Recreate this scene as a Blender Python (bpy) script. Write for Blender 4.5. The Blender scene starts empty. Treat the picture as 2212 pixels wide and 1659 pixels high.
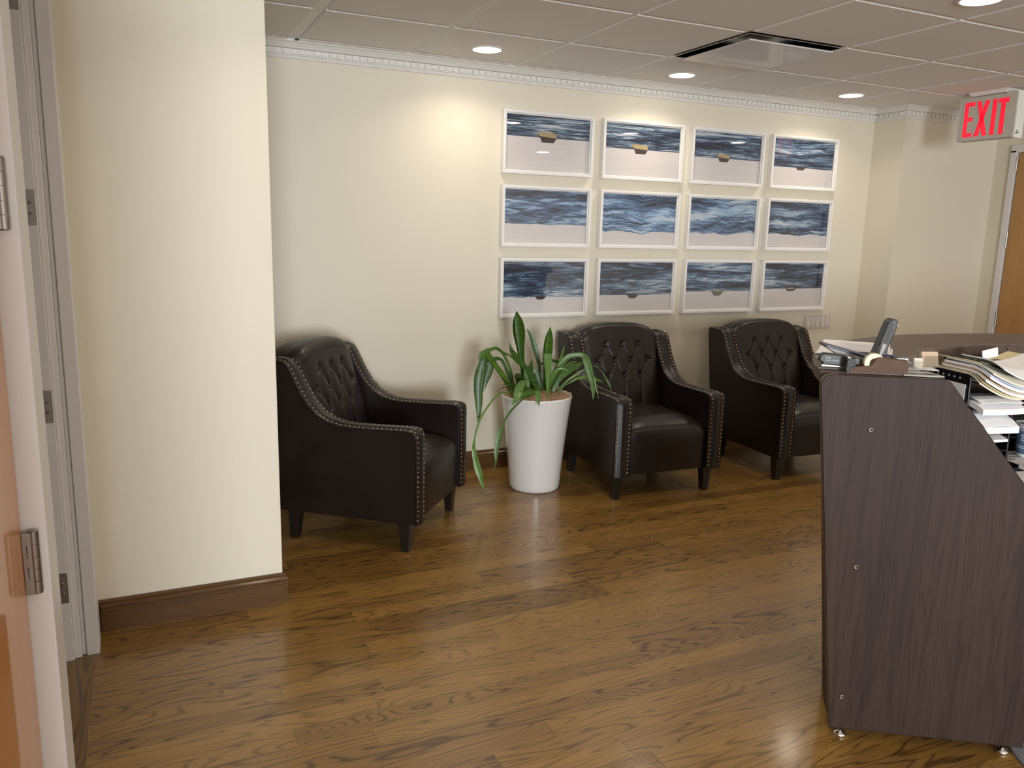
import bpy, bmesh, math, random
from mathutils import Vector, Matrix, Euler
random.seed(7)
S = bpy.context.scene
COL = S.collection
PI = math.pi
# ---------------------------------------------------------------- camera, world, lights, exposure
cam_d = bpy.data.cameras.new('camera'); cam = bpy.data.objects.new('camera', cam_d); COL.objects.link(cam)
cam_d.sensor_width = 36.0; cam_d.lens = 1736.43 / 2212 * 36.0; cam_d.clip_start = 0.02
yaw, pitch, roll = 0.438829, -0.187464, 0.02378
fw = Vector((math.sin(yaw)*math.cos(pitch), math.cos(yaw)*math.cos(pitch), math.sin(pitch)))
r0 = Vector((math.cos(yaw), -math.sin(yaw), 0)); u0 = r0.cross(fw)
rr = math.cos(roll)*r0 + math.sin(roll)*u0; uu = -math.sin(roll)*r0 + math.cos(roll)*u0
m = Matrix((rr, uu, -fw)).transposed().to_4x4(); m.translation = (0, -4.43028, 1.45127)
cam.matrix_world = m
S.camera = cam
W = bpy.data.worlds.new('world'); S.world = W; W.use_nodes = True
W.node_tree.nodes['Background'].inputs[0].default_value = (0.75, 0.85, 1.0, 1)
W.node_tree.nodes['Background'].inputs[1].default_value = 0.3
S.view_settings.view_transform = 'Standard'; S.view_settings.look = 'None'
S.view_settings.gamma = 1.0; S.view_settings.use_curve_mapping = False
S.view_settings.exposure = 0.26
LAMP_W = 2.3; ASSUMED_DAY_W = 450.0
def area(name, loc, rot, size, size_y, power, color, shape='RECTANGLE', spread=PI):
    l = bpy.data.lights.new(name, 'AREA'); l.shape = shape; l.size = size
    if shape == 'RECTANGLE': l.size_y = size_y
    l.energy = power; l.color = color; l.spread = spread
    o = bpy.data.objects.new(name, l); COL.objects.link(o); o.location = loc; o.rotation_euler = rot
    return o
# daylight from an unseen, assumed window in the wall behind the camera
area('window_daylight', (-1.05, -11.28, 1.35), (PI/2, 0, 0), 1.7, 1.6, ASSUMED_DAY_W, (0.86, 0.93, 1.0))
area('second_window_daylight', (3.6, -11.28, 1.35), (PI/2, 0, 0), 1.9, 1.6, 100.0, (0.95, 0.96, 1.0))  # fill light from an unseen, made-up second window, added to lift the ambient
DOWNLIGHTS = [(1.715, -.376), (2.964, -.349), (4.287, -.377), (0.62, -2.05), (1.74, -2.20), (3.02, -2.17), (4.24, -2.20),
              (0.7, -4.3), (2.6, -4.3), (4.4, -4.3), (2.0, -6.2), (5.5, -2.2), (1.5, -8.4), (4.5, -8.4)]  # downlights outside the view are unseen and assumed
for i, (x, y) in enumerate(DOWNLIGHTS):
    area('downlight_lamp', (x, y, 2.352), (0, 0, 0), .13, .13, LAMP_W, (1.0, 0.88, 0.72), 'DISK', 2.4)

# ---------------------------------------------------------------- helpers
def tag(o, label=None, cat=None, group=None, kind=None):
    if label: o['label'] = label
    if cat: o['category'] = cat
    if group: o['group'] = group
    if kind: o['kind'] = kind
    return o
def link(name, me, mat=None, parent=None, smooth=False, bevel=0, seg=2, loc=None, rz=None):
    o = bpy.data.objects.new(name, me); COL.objects.link(o)
    if mat is not None:
        for mm in (mat if isinstance(mat, (list, tuple)) else [mat]): me.materials.append(mm)
    if parent is not None: o.parent = parent
    if loc is not None: o.location = loc
    if rz is not None: o.rotation_euler = (0, 0, rz)
    if smooth:
        for p in me.polygons: p.use_smooth = True
    if bevel:
        b = o.modifiers.new('bevel', 'BEVEL'); b.width = bevel; b.segments = seg; b.limit_method = 'ANGLE'; b.angle_limit = math.radians(40)
    return o
def thing(name, label, cat, loc=(0,0,0), rz=0, group=None):
    o = bpy.data.objects.new(name, None); COL.objects.link(o); o.location = loc; o.rotation_euler = (0,0,rz)
    o.empty_display_size = .1
    return tag(o, label, cat, group)
class MB:
    def __init__(s): s.v = []; s.f = []; s.m = []
    def add(s, vs, fs, mi=0):
        b = len(s.v); s.v += [tuple(v) for v in vs]
        for f in fs: s.f.append([b+i for i in f]); s.m.append(mi)
    def box(s, a, b, mi=0, M=None):
        x0,y0,z0 = a; x1,y1,z1 = b
        vs = [Vector(q) for q in ((x0,y0,z0),(x1,y0,z0),(x1,y1,z0),(x0,y1,z0),(x0,y0,z1),(x1,y0,z1),(x1,y1,z1),(x0,y1,z1))]
        if M is not None: vs = [M @ v for v in vs]
        s.add(vs, [(0,3,2,1),(4,5,6,7),(0,1,5,4),(1,2,6,5),(2,3,7,6),(3,0,4,7)], mi)
    def prism(s, pts, axis, a, b, mi=0):
        # pts: 2D polygon; axis: 0 -> (a,p,q), 1 -> (p,a,q), 2 -> (p,q,a)
        def mk(p, t):
            return {0:(t,p[0],p[1]), 1:(p[0],t,p[1]), 2:(p[0],p[1],t)}[axis]
        n = len(pts); vs = [mk(p,a) for p in pts] + [mk(p,b) for p in pts]
        fs = [tuple(range(n))[::-1], tuple(range(n, 2*n))] + [(i,(i+1)%n,n+(i+1)%n,n+i) for i in range(n)]
        s.add(vs, fs, mi)
    def lathe(s, prof, c=(0,0,0), n=32, mi=0, M=None, close=False):
        vs = []
        for r, z in prof:
            for k in range(n):
                a = 2*PI*k/n; v = Vector((r*math.cos(a), r*math.sin(a), z))
                if M is not None: v = M @ v
                vs.append(v + Vector(c))
        fs = []
        for i in range(len(prof)-1):
            for k in range(n):
                fs.append((i*n+k, i*n+(k+1)%n, (i+1)*n+(k+1)%n, (i+1)*n+k))
        if prof[0][0] > 1e-6: fs.append(tuple(range(n))[::-1])
        if prof[-1][0] > 1e-6: fs.append(tuple((len(prof)-1)*n+k for k in range(n)))
        s.add(vs, fs, mi)
    def cyl(s, a, b, r, n=16, mi=0, r2=None):
        a = Vector(a); b = Vector(b); d = b-a; q = d.to_track_quat('Z','Y').to_matrix().to_4x4()
        s.lathe([(r,0),(r if r2 is None else r2, d.length)], a, n, mi, q)
    def tube(s, pts, r, n=8, mi=0):
        pts = [Vector(p) for p in pts]; vs = []; fs = []
        for i, p in enumerate(pts):
            t = (pts[min(i+1,len(pts)-1)] - pts[max(i-1,0)]).normalized()
            up = Vector((0,0,1)) if abs(t.z) < .9 else Vector((1,0,0))
            a = t.cross(up).normalized(); b = a.cross(t)
            for k in range(n):
                w = 2*PI*k/n; vs.append(p + r*(math.cos(w)*a + math.sin(w)*b))
        for i in range(len(pts)-1):
            for k in range(n): fs.append((i*n+k, i*n+(k+1)%n, (i+1)*n+(k+1)%n, (i+1)*n+k))
        fs.append(tuple(range(n))[::-1]); fs.append(tuple((len(pts)-1)*n+k for k in range(n)))
        s.add(vs, fs, mi)
    def grid(s, P, mi=0):
        # P[i][j] points
        n = len(P); k = len(P[0]); vs = [q for r in P for q in r]
        s.add(vs, [(i*k+j, i*k+j+1, (i+1)*k+j+1, (i+1)*k+j) for i in range(n-1) for j in range(k-1)], mi)
    def mesh(s, name):
        me = bpy.data.meshes.new(name); me.from_pydata(s.v, [], s.f)
        for p, mi in zip(me.polygons, s.m): p.material_index = mi
        me.update(); bm = bmesh.new(); bm.from_mesh(me); bmesh.ops.recalc_face_normals(bm, faces=bm.faces); bm.to_mesh(me); bm.free()
        return me
    def obj(s, name, mat, parent=None, **k):
        return link(name, s.mesh(name), mat, parent, **k)
def struct(name, mb, mat, **k):
    return tag(mb.obj(name, mat, **k), kind='structure')
def hgrid(nx, ny, fn):
    return [[fn(i/(nx-1), j/(ny-1)) for j in range(ny)] for i in range(nx)]

# ---------------------------------------------------------------- materials
class N:
    def __init__(s, name):
        s.mat = bpy.data.materials.new(name); s.mat.use_nodes = True; s.t = s.mat.node_tree; s.t.nodes.clear()
        s.out = s.t.nodes.new('ShaderNodeOutputMaterial')
    def n(s, typ, ins=None, **props):
        nd = s.t.nodes.new('ShaderNode'+typ)
        for k, v in props.items(): setattr(nd, k, v)
        for k, v in (ins or {}).items():
            sock = nd.inputs[k]
            if isinstance(v, bpy.types.NodeSocket): s.t.links.new(v, sock)
            else: sock.default_value = v
        return nd
    def math(s, op, a, b=0.0, c=0.0):
        return s.n('Math', {0:a, 1:b, 2:c}, operation=op).outputs[0]
    def co(s, kind='Object'): return s.n('TexCoord').outputs[kind]
    def mapv(s, v, scale=(1,1,1), loc=(0,0,0)): return s.n('Mapping', {'Vector':v, 'Scale':scale, 'Location':loc}).outputs[0]
    def noise(s, v, scale=5, detail=4, rough=.5, dist=0.0): return s.n('TexNoise', {'Vector':v,'Scale':scale,'Detail':detail,'Roughness':rough,'Distortion':dist}).outputs[0]
    def ramp(s, f, stops, interp='LINEAR'):
        nd = s.n('ValToRGB', {'Fac':f}); cr = nd.color_ramp; cr.interpolation = interp
        while len(cr.elements) < len(stops): cr.elements.new(.5)
        for e, (p, c) in zip(cr.elements, stops): e.position = p; e.color = (*c, 1) if len(c) == 3 else c
        return nd.outputs[0]
    def mix(s, f, a, b, mode='MIX'):
        nd = s.n('Mix', None, data_type='RGBA', blend_type=mode)
        for k, v in ((0,f),(6,a),(7,b)):
            if isinstance(v, bpy.types.NodeSocket): s.t.links.new(v, nd.inputs[k])
            else: nd.inputs[k].default_value = v if k == 0 else (*v, 1)
        return nd.outputs[2]
    def bump(s, h, strength=.2, dist=.002): return s.n('Bump', {'Height':h,'Strength':strength,'Distance':dist}).outputs[0]
    def bsdf(s, **k):
        k = {a.replace('_',' '):b for a,b in k.items()}
        for a in ('Base Color','Emission Color'):
            if a in k and isinstance(k[a], tuple) and len(k[a]) == 3: k[a] = (*k[a], 1)
        nd = s.n('BsdfPrincipled', k); s.t.links.new(nd.outputs[0], s.out.inputs[0]); return s.mat
def simple(name, col, rough=.5, metal=0.0, coat=0.0, bump=0, bscale=200, **k):
    n = N(name); ins = dict(Base_Color=col, Roughness=rough, Metallic=metal, Coat_Weight=coat, **k)
    if bump: ins['Normal'] = n.bump(n.noise(n.co(), bscale, 3), bump, .001)
    return n.bsdf(**ins)
def paint(name, col, rough=.6, amount=.03):
    n = N(name); f = n.noise(n.co(), 1.3, 3)
    c = n.mix(f, tuple(a*(1-amount) for a in col), tuple(min(1,a*(1+amount)) for a in col))
    return n.bsdf(Base_Color=c, Roughness=rough, Normal=n.bump(n.noise(n.co(), 260, 3), .12, .001))
def wood(name, dark, light, scale, rough=.35, coat=.2, contrast=1.0, rings=26, bump=.08, spec=.5):
    # contours of stretched noise give the cathedral figure; fine streaks ride on top
    n = N(name); v = n.mapv(n.co(), scale)
    a = n.noise(v, 1.0, 2, .45, .25); b = n.math('SINE', n.math('MULTIPLY', a, rings*6.283))
    b = n.math('POWER', n.math('MULTIPLY_ADD', b, .5, .5), 2.5)
    fine = n.noise(n.mapv(n.co(), tuple(q*9 for q in scale)), 2.2, 6, .7)
    broad = n.noise(v, .6, 2)
    f = n.math('ADD', n.math('MULTIPLY', b, .28*contrast), n.math('MULTIPLY', fine, .75))
    f = n.math('ADD', f, n.math('MULTIPLY_ADD', broad, .7, -.45))
    c = n.ramp(f, [(.1, light), (.85, dark)])
    return n.bsdf(Base_Color=c, Roughness=rough, Coat_Weight=coat, Coat_Roughness=.15, Specular_IOR_Level=spec, Normal=n.bump(f, bump, .001))

M = {}
M['wall'] = paint('wall_paint', (.735, .68, .555), .55)
M['ceil'] = paint('ceiling_tile', (.83, .815, .80), .9, .03)
M['grid'] = simple('ceiling_grid', (.80, .78, .76), .45)
M['crown'] = simple('crown_paint', (.74, .72, .68), .5)
M['white'] = simple('white_trim_paint', (.72, .69, .67), .4, bump=.05)
M['metal'] = simple('brushed_metal', (.42, .41, .40), .35, 1.0)
M['hinge'] = simple('dark_hinge_metal', (.30, .27, .25), .3, .9)
M['bronze'] = simple('bronze_screw', (.20, .16, .14), .35, 1.0)
M['chrome'] = simple('chrome', (.75, .75, .76), .15, 1.0)
M['black'] = simple('black_plastic', (.006, .006, .008), .35)
M['blacksoft'] = simple('black_soft_plastic', (.011, .011, .012), .5)
M['grey'] = simple('grey_plastic', (.42, .40, .36), .5)
M['greyd'] = simple('dark_grey_plastic', (.035,.034,.031), .5)
M['navy'] = simple('navy_plastic', (.03, .035, .09), .35)
M['paper'] = simple('white_paper', (.86, .85, .86), .7)
M['paper2'] = simple('cream_paper', (.80, .76, .62), .7)
M['manila'] = simple('manila_card', (.72, .62, .36), .7)
M['tan'] = simple('tan_card', (.62, .46, .32), .7)
M['sage'] = simple('grey_green_folder', (.13, .145, .12), .6)
M['bluef'] = simple('pale_blue_paper', (.55, .63, .80), .7)
M['lens'] = simple('lamp_lens', (.9, .9, .88), .5, Emission_Color=(1, .93, .82), Emission_Strength=14.0)
M['frame'] = simple('white_frame_lacquer', (.82, .80, .77), .35)
M['leg'] = simple('black_wood_leg', (.012, .009, .008), .3, coat=.3)
M['nail'] = simple('nickel_nail', (.46, .40, .34), .3, 1.0)
M['pot'] = simple('white_glazed_ceramic', (.80, .78, .76), .22, coat=.5)
M['base'] = wood('baseboard_wood', (.048, .021, .007), (.125, .060, .019), (1.2, 1.2, 16), .38, .12, .6, 10, spec=.3)
M['door'] = wood('door_veneer', (.30, .145, .035), (.48, .25, .075), (14, 9, .9), .30, .5, .35, 8)
M['doorl'] = wood('varnished_door_veneer', (.42, .15, .022), (.60, .25, .05), (10, 6, .8), .35, .5, .3, 6, spec=.2)
M['doorl'].node_tree.nodes['Principled BSDF'].inputs['Coat Roughness'].default_value = .035
M['lam'] = wood('dark_laminate', (.010, .0052, .004), (.050, .0285, .021), (30, 30, 1.3), .5, .0, .8, 7, spec=.22)
M['lamtop'] = wood('dark_laminate_top', (.055, .037, .028), (.125, .088, .067), (2.2, 20, 2.2), .45, .0, .5, 8, spec=.35)
M['edge'] = simple('laminate_edge_band', (.085, .062, .05), .45)
M['walnut'] = wood('brown_burl_plastic', (.045, .019, .008), (.125, .060, .030), (14, 30, 30), .45, .0, .6, 6, spec=.2)
def leather():
    n = N('dark_brown_leather'); co = n.co()
    f = n.noise(co, 6, 3); c = n.mix(f, (.0075,.0044,.0034), (.016,.009,.0068))
    vor = n.n('TexVoronoi', {'Vector':co, 'Scale':320.0}).outputs[0]
    h = n.math('ADD', n.math('MULTIPLY', vor, .5), n.noise(co, 60, 4))
    return n.bsdf(Base_Color=c, Roughness=n.math('MULTIPLY_ADD', f, .14, .30), Specular_IOR_Level=.45, Normal=n.bump(h, .12, .001))
M['leather'] = leather()
def floor_mat(name, along=0, wid=.083, ln=.95, tint=1.0):
    n = N(name); sep = n.n('SeparateXYZ', {0:n.co()}); x = sep.outputs[along]; y = sep.outputs[1-along]
    ry = n.math('DIVIDE', y, wid); row = n.math('FLOOR', ry)
    rnd = n.n('TexWhiteNoise', {'W':row}, noise_dimensions='1D').outputs[0]
    xs = n.math('ADD', n.math('DIVIDE', x, ln), n.math('MULTIPLY', rnd, 7.3)); bd = n.math('FLOOR', xs)
    idv = n.n('CombineXYZ', {0:row, 1:bd, 2:0.0}).outputs[0]
    wn = n.n('TexWhiteNoise', {'Vector':idv}, noise_dimensions='3D'); r1 = wn.outputs[0]
    r2 = n.n('SeparateColor', {0:wn.outputs[1]}).outputs[1]
    v = n.n('CombineXYZ', {0:n.math('MULTIPLY_ADD', x, 1.35, n.math('MULTIPLY', r1, 60)), 1:n.math('MULTIPLY_ADD', y, 11, n.math('MULTIPLY', r2, 90)), 2:0.0}).outputs[0]
    a = n.noise(v, 1.0, 1.5, .4, .25)
    rg = n.math('SINE', n.math('MULTIPLY', a, n.math('MULTIPLY_ADD', r2, 75, 70)))
    rg = n.math('POWER', n.math('MULTIPLY_ADD', rg, .5, .5), 6.0)
    fv = n.n('CombineXYZ', {0:n.math('MULTIPLY', x, 10), 1:n.math('MULTIPLY', y, 170), 2:r1}).outputs[0]
    fine = n.noise(fv, 1.0, 5, .65)
    f = n.math('ADD', n.math('MULTIPLY', rg, .36), n.math('MULTIPLY_ADD', fine, .62, -.14))
    f = n.math('ADD', f, n.math('MULTIPLY_ADD', r1, .34, -.15))
    c = n.ramp(f, [(.0, tuple(q*tint for q in (.340,.190,.046))), (.35, tuple(q*tint for q in (.220,.115,.026))), (.62, tuple(q*tint for q in (.095,.044,.011))), (1.0, tuple(q*tint for q in (.020,.009,.004)))])
    fy = n.math('FRACT', ry); fx = n.math('FRACT', xs)
    ey = n.math('LESS_THAN', n.math('MINIMUM', fy, n.math('SUBTRACT', 1.0, fy)), .008)
    ex = n.math('LESS_THAN', n.math('MINIMUM', fx, n.math('SUBTRACT', 1.0, fx)), .0010)
    e = n.math('MAXIMUM', ey, ex)
    c = n.mix(n.math('MULTIPLY', e, .55), c, (.03,.014,.006))
    rough = n.math('MULTIPLY_ADD', f, .10, .30)
    h = n.math('SUBTRACT', n.math('MULTIPLY', f, -.3), n.math('MULTIPLY', e, .6))
    wob = n.noise(n.co(), 3.0, 2)
    return n.bsdf(Base_Color=c, Roughness=rough, Coat_Weight=.38, Coat_Roughness=.14, Normal=n.bump(n.math('ADD', h, n.math('MULTIPLY', wob, 1.5)), .09, .002))
M['floor'] = floor_mat('oak_strip_floor')
M['thresh'] = floor_mat('oak_threshold', 1, .14, 4.0, .62)
def leaf_mat(name, a, b, dry=False):
    n = N(name); co = n.co(); f = n.noise(n.mapv(co, (3,3,42)), 1.6, 4, .6, .4)
    c = n.ramp(f, [(.35, a), (.62, b)])
    return n.bsdf(Base_Color=c, Roughness=.38, Specular_IOR_Level=.5, Subsurface_Weight=0.0, Normal=n.bump(f, .1, .001))
M['leaf0'] = leaf_mat('leaf_deep_green', (.022,.062,.004), (.048,.120,.010))
M['leaf1'] = leaf_mat('leaf_mid_green', (.034,.090,.007), (.068,.16,.014))
M['leaf2'] = leaf_mat('leaf_light_green', (.065,.15,.015), (.125,.235,.028))
M['leaf3'] = leaf_mat('leaf_underside_green', (.068,.15,.028), (.105,.21,.045))
M['leaf4'] = leaf_mat('leaf_dry_brown', (.05,.02,.015), (.10,.05,.03))
n = N('dried_moss'); f = n.noise(n.co(), 90, 5, .7)
M['moss'] = n.bsdf(Base_Color=n.ramp(f, [(.3,(.16,.08,.04)),(.62,(.55,.37,.22))]), Roughness=.9, Normal=n.bump(f, .8, .004))
n = N('picture_glass'); fr = n.math('MULTIPLY_ADD', n.math('POWER', n.n('LayerWeight', {'Blend':.5}).outputs['Facing'], 4.0), .9, .035)
g = n.n('BsdfGlossy', {'Color':(1,1,1,1), 'Roughness':.02}); tr = n.n('BsdfTransparent')
mx = n.n('MixShader', {0:fr, 1:tr.outputs[0], 2:g.outputs[0]}); n.t.links.new(mx.outputs[0], n.out.inputs[0]); M['glass'] = n.mat
n = N('clear_acrylic'); fr = n.math('MULTIPLY_ADD', n.math('POWER', n.n('LayerWeight', {'Blend':.5}).outputs['Facing'], 3.0), .8, .08)
g = n.n('BsdfGlossy', {'Color':(1,1,1,1), 'Roughness':.05}); tr = n.n('BsdfTransparent', {'Color':(.86,.88,.9,1)})
mx = n.n('MixShader', {0:fr, 1:tr.outputs[0], 2:g.outputs[0]}); n.t.links.new(mx.outputs[0], n.out.inputs[0]); M['acryl'] = n.mat
M['red'] = simple('exit_red', (.75, .006, .025), .4, Emission_Color=(1, .010, .045), Emission_Strength=.5)
M['signgrey'] = simple('sign_face_grey', (.57, .53, .46), .45)
M['signwhite'] = simple('sign_end_white', (.80, .80, .74), .4)
M['mat'] = simple('grey_floor_mat', (.20, .21, .24), .8, bump=.2)
M['dark'] = simple('dark_recess', (.02, .018, .018), .6)
M['plate'] = simple('switch_plate', (.62, .57, .53), .4)
M['switch'] = simple('switch_paddle', (.70, .65, .61), .35)
M['diff'] = simple('diffuser_white', (.66, .62, .60), .35, coat=.3)
M['slot'] = simple('polished_slot', (.10, .10, .10), .15, 1.0)
M['tape'] = simple('tape_roll', (.72, .68, .50), .35, coat=.4)
def sea(name, h, seed, tone, wav):
    n = N(name); uv = n.n('UVMap').outputs[0]; sep = n.n('SeparateXYZ', {0:uv}); x = sep.outputs[0]; y = sep.outputs[1]
    wv = n.noise(n.n('CombineXYZ', {0:n.math('MULTIPLY', x, 3.0), 1:float(seed), 2:0.0}).outputs[0], 1.0, 4, .55)
    hz = n.math('MULTIPLY_ADD', n.math('SUBTRACT', wv, .5), wav, 1.0-h)
    up = n.math('MAXIMUM', n.math('SUBTRACT', y, hz), 0.0)
    yy = n.math('POWER', n.math('DIVIDE', up, h), .62)
    v = n.n('CombineXYZ', {0:n.math('MULTIPLY', n.math('SUBTRACT', x, .5), n.math('SUBTRACT', 5.0, n.math('MULTIPLY', yy, 3.2))), 1:n.math('MULTIPLY', yy, 15.0), 2:float(seed)*1.7}).outputs[0]
    f1 = n.noise(v, .9, 8, .70, 1.3)
    f = n.math('ADD', f1, n.math('MULTIPLY', n.math('SUBTRACT', n.noise(n.mapv(v, (.5,.35,1)), .9, 2), .5), .55))
    dk = (.006,.010,.025); md = tuple(a*tone for a in (.030,.062,.125)); lt = tuple(a*(.5+.6*tone) for a in (.16,.25,.36)); wt = (.55,.60,.62)
    c = n.ramp(f, [(.36,dk),(.48,md),(.57,lt),(.66,wt)])
    sand = n.mix(n.noise(n.n('CombineXYZ',{0:n.math('MULTIPLY',x,3),1:n.math('MULTIPLY',y,22),2:float(seed)}).outputs[0], 1.0, 3), (.60,.555,.545), (.70,.655,.64))
    c = n.mix(n.math('GREATER_THAN', y, hz), sand, c)
    return n.bsdf(Base_Color=c, Roughness=.6)
M['hull'] = simple('boat_hull_brown', (.05, .035, .032), .7)
M['deck'] = simple('boat_deck_tan', (.42, .32, .16), .7)
M['hullg'] = simple('boat_hull_grey', (.14, .14, .12), .7)

# ---------------------------------------------------------------- the room
HC = 2.38
b = MB(); b.box((-3.2,-11.4,-.1),(8.0,.3,0)); struct('floor', b, M['floor'])
b = MB(); b.box((-.285,-2.45,0),(-.197,-1.575,.004)); struct('trim_1', b, M['thresh'], bevel=.0015)     # threshold board
# walls
b = MB(); b.box((-.35,0,0),(4.95,.12,2.6)); struct('wall_back', b, M['wall'])
b = MB(); b.box((4.945,-.27,0),(5.06,.12,2.6)); struct('wall_back_return', b, M['wall'])
b = MB(); b.box((5.06,-.27,0),(6.05,-.15,2.6)); struct('wall_back_right', b, M['wall'])
b = MB(); b.box((5.93,-.405,0),(6.05,-.27,2.6)); b.box((5.93,-1.42,2.16),(6.05,-.405,2.6)); b.box((5.93,-11.4,0),(6.05,-1.42,2.6)); struct('wall_right', b, M['wall'])
b = MB(); b.box((-.197,-1.385,0),(.457,-1.20,2.6)); struct('wall_column', b, M['wall'], bevel=.004)
b = MB(); b.box((-.33,-1.49,0),(-.205,.12,2.6)); b.box((-.33,-2.45,2.12),(-.205,-1.49,2.6)); b.box((-.33,-2.78,0),(-.205,-2.45,2.6)); struct('wall_left', b, M['wall'])
b = MB(); b.box((-3.2,-2.88,0),(-.33,-2.78,2.6)); struct('wall_entry', b, M['wall'])
b = MB(); b.box((-3.3,-11.4,0),(-3.2,.3,2.6)); struct('wall_far_left', b, M['wall'])
b = MB(); b.box((-3.2,.12,0),(-.33,.24,2.6)); struct('wall_side_room', b, M['wall'])
b = MB()   # wall behind the camera with an opening for the assumed window and one for the added fill window
b.box((-3.2,-11.4,0),(-2.1,-11.3,2.6)); b.box((.2,-11.4,0),(2.6,-11.3,2.6)); b.box((4.6,-11.4,0),(6.05,-11.3,2.6)); b.box((2.6,-11.4,0),(4.6,-11.3,.55)); b.box((2.6,-11.4,2.15),(4.6,-11.3,2.6)); b.box((-2.1,-11.4,0),(.2,-11.3,.55)); b.box((-2.1,-11.4,2.15),(.2,-11.3,2.6)); struct('wall_front', b, M['wall'])
b = MB()  # frame of the unseen window assumed around the daylight area light
for a0,a1 in (((-2.1,-11.38,.55),(-2.05,-11.3,2.15)),((.15,-11.38,.55),(.2,-11.3,2.15)),((-2.05,-11.38,.55),(.15,-11.3,.60)),((-2.05,-11.38,2.10),(.15,-11.3,2.15)),((-.97,-11.37,.6),(-.93,-11.34,2.1))): b.box(a0,a1)
struct('window_1', b, M['white'])
b = MB()  # frame of the made-up window around the added fill light
for a0,a1 in (((2.6,-11.38,.55),(2.65,-11.3,2.15)),((4.55,-11.38,.55),(4.6,-11.3,2.15)),((2.65,-11.38,.55),(4.55,-11.3,.60)),((2.65,-11.38,2.10),(4.55,-11.3,2.15))): b.box(a0,a1)
struct('window_2', b, M['white'])
# ceiling: tiles hang a little below the grid
GX, GY, T = .7857, -.108, .6096
b = MB(); b.box((-3.2,-11.4,HC+.075),(8.0,.3,HC+.11)); struct('ceiling', b, M['dark'])
tb = MB(); gb = MB()
CELL = []
for i in range(-7, 9):
    for j in range(-1, 19):
        x0 = GX+i*T; x1 = x0+T; y1 = GY-j*T; y0 = y1-T
        if j == -1: y1 = 0.0
        if x0 < -3.2: x0 = -3.2
        if i == 3 and j == 1: CELL = (x0,x1,y0,y1); continue
        g = .013; xl = x0+(g if i != 0 else .030)
        t0 = MB()
        zb = HC-.007
        # bevelled tegular edge
        X0,X1,Y0,Y1 = xl,x1-g-(.012 if i==-1 else 0),y0+g,(y1-g if j >= 0 else y1)
        c = .004
        vs = [(X0,Y0,HC+.004),(X1,Y0,HC+.004),(X1,Y1,HC+.004),(X0,Y1,HC+.004),(X0,Y0,zb+c),(X1,Y0,zb+c),(X1,Y1,zb+c),(X0,Y1,zb+c),(X0+c,Y0+c,zb),(X1-c,Y0+c,zb),(X1-c,Y1-c,zb),(X0+c,Y1-c,zb)]
        fs = [(0,1,5,4),(1,2,6,5),(2,3,7,6),(3,0,4,7),(4,5,9,8),(5,6,10,9),(6,7,11,10),(7,4,8,11),(8,9,10,11)]
        tb.add(vs, fs)
struct('trim_2', tb, M['ceil'])          # ceiling tiles
for i in range(-7, 10):
    x = GX+i*T; w = .012 if i != 0 else .028; gb.box((x-w,-11.3,HC-.001),(x+w,0,HC+.010))
for j in range(0, 19):
    y = GY-j*T; gb.box((-3.2,y-.012,HC),(8.0,y+.012,HC+.010))
struct('trim_3', gb, M['grid'])          # ceiling grid
b = MB(); b.box((GX-.034,-.060,HC-.004),(GX-.024,-.0,HC+.001)); b.box((GX-.034,-.10,HC-.004),(GX-.030,-.0,HC-.001)); b.box((GX+.012,-.068,HC-.0085),(GX+.030,-.058,HC-.001))
struct('trim_4', b, M['dark'])           # open gap at the end of the wide runner
# crown moulding with dentils
CP = [(0,2.292),(.010,2.292),(.013,2.300),(.010,2.306),(.016,2.310),(.016,2.338),(.030,2.341),(.034,2.348),(.046,2.362),(.058,2.370),(.060,2.380),(0,2.380)]
def crown(mb, a, d, length):
    # a: start on wall, d: run direction (unit, xy), outward normal n
    pass
def crown_run(mb, p0, p1, nrm, m0=0, m1=0):
    p0 = Vector((*p0,0)); p1 = Vector((*p1,0)); nrm = Vector((*nrm,0)); d = (p1-p0).normalized(); n = len(CP)
    vs = [p0 + nrm*o - d*(o*m0) + Vector((0,0,z)) for o,z in CP] + [p1 + nrm*o + d*(o*m1) + Vector((0,0,z)) for o,z in CP]
    mb.add(vs, [(i,(i+1)%n,n+(i+1)%n,n+i) for i in range(n)] + [tuple(range(n)), tuple(range(n,2*n))[::-1]])
    L = (p1-p0).length; k = int((L+.03)/.040); st = .020
    for q in range(k):
        s = st+q*.040
        if s+.027 > L+m1*.016: break
        a = p0+d*s+nrm*.0155; c = a+d*.026+nrm*.011
        mb.add([a+Vector((0,0,2.314)), a+d*.026+Vector((0,0,2.314)), c+Vector((0,0,2.314)), a+nrm*.011+Vector((0,0,2.314)),
                a+Vector((0,0,2.334)), a+d*.026+Vector((0,0,2.334)), c+Vector((0,0,2.334)), a+nrm*.011+Vector((0,0,2.334))],
               [(0,3,2,1),(4,5,6,7),(0,1,5,4),(1,2,6,5),(2,3,7,6),(3,0,4,7)])
b = MB(); crown_run(b, (-.2,0), (4.945,0), (0,-1), 0, -1); struct('trim_5', b, M['crown'])
b = MB(); crown_run(b, (4.945,0), (4.945,-.27), (-1,0), -1, 1); struct('trim_6', b, M['crown'])
b = MB(); crown_run(b, (4.945,-.27), (5.93,-.27), (0,-1), 1, -1); struct('trim_7', b, M['crown'])
b = MB(); crown_run(b, (5.93,-.27), (5.93,-3.0), (-1,0), -1, 0); struct('trim_8', b, M['crown'])
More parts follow.
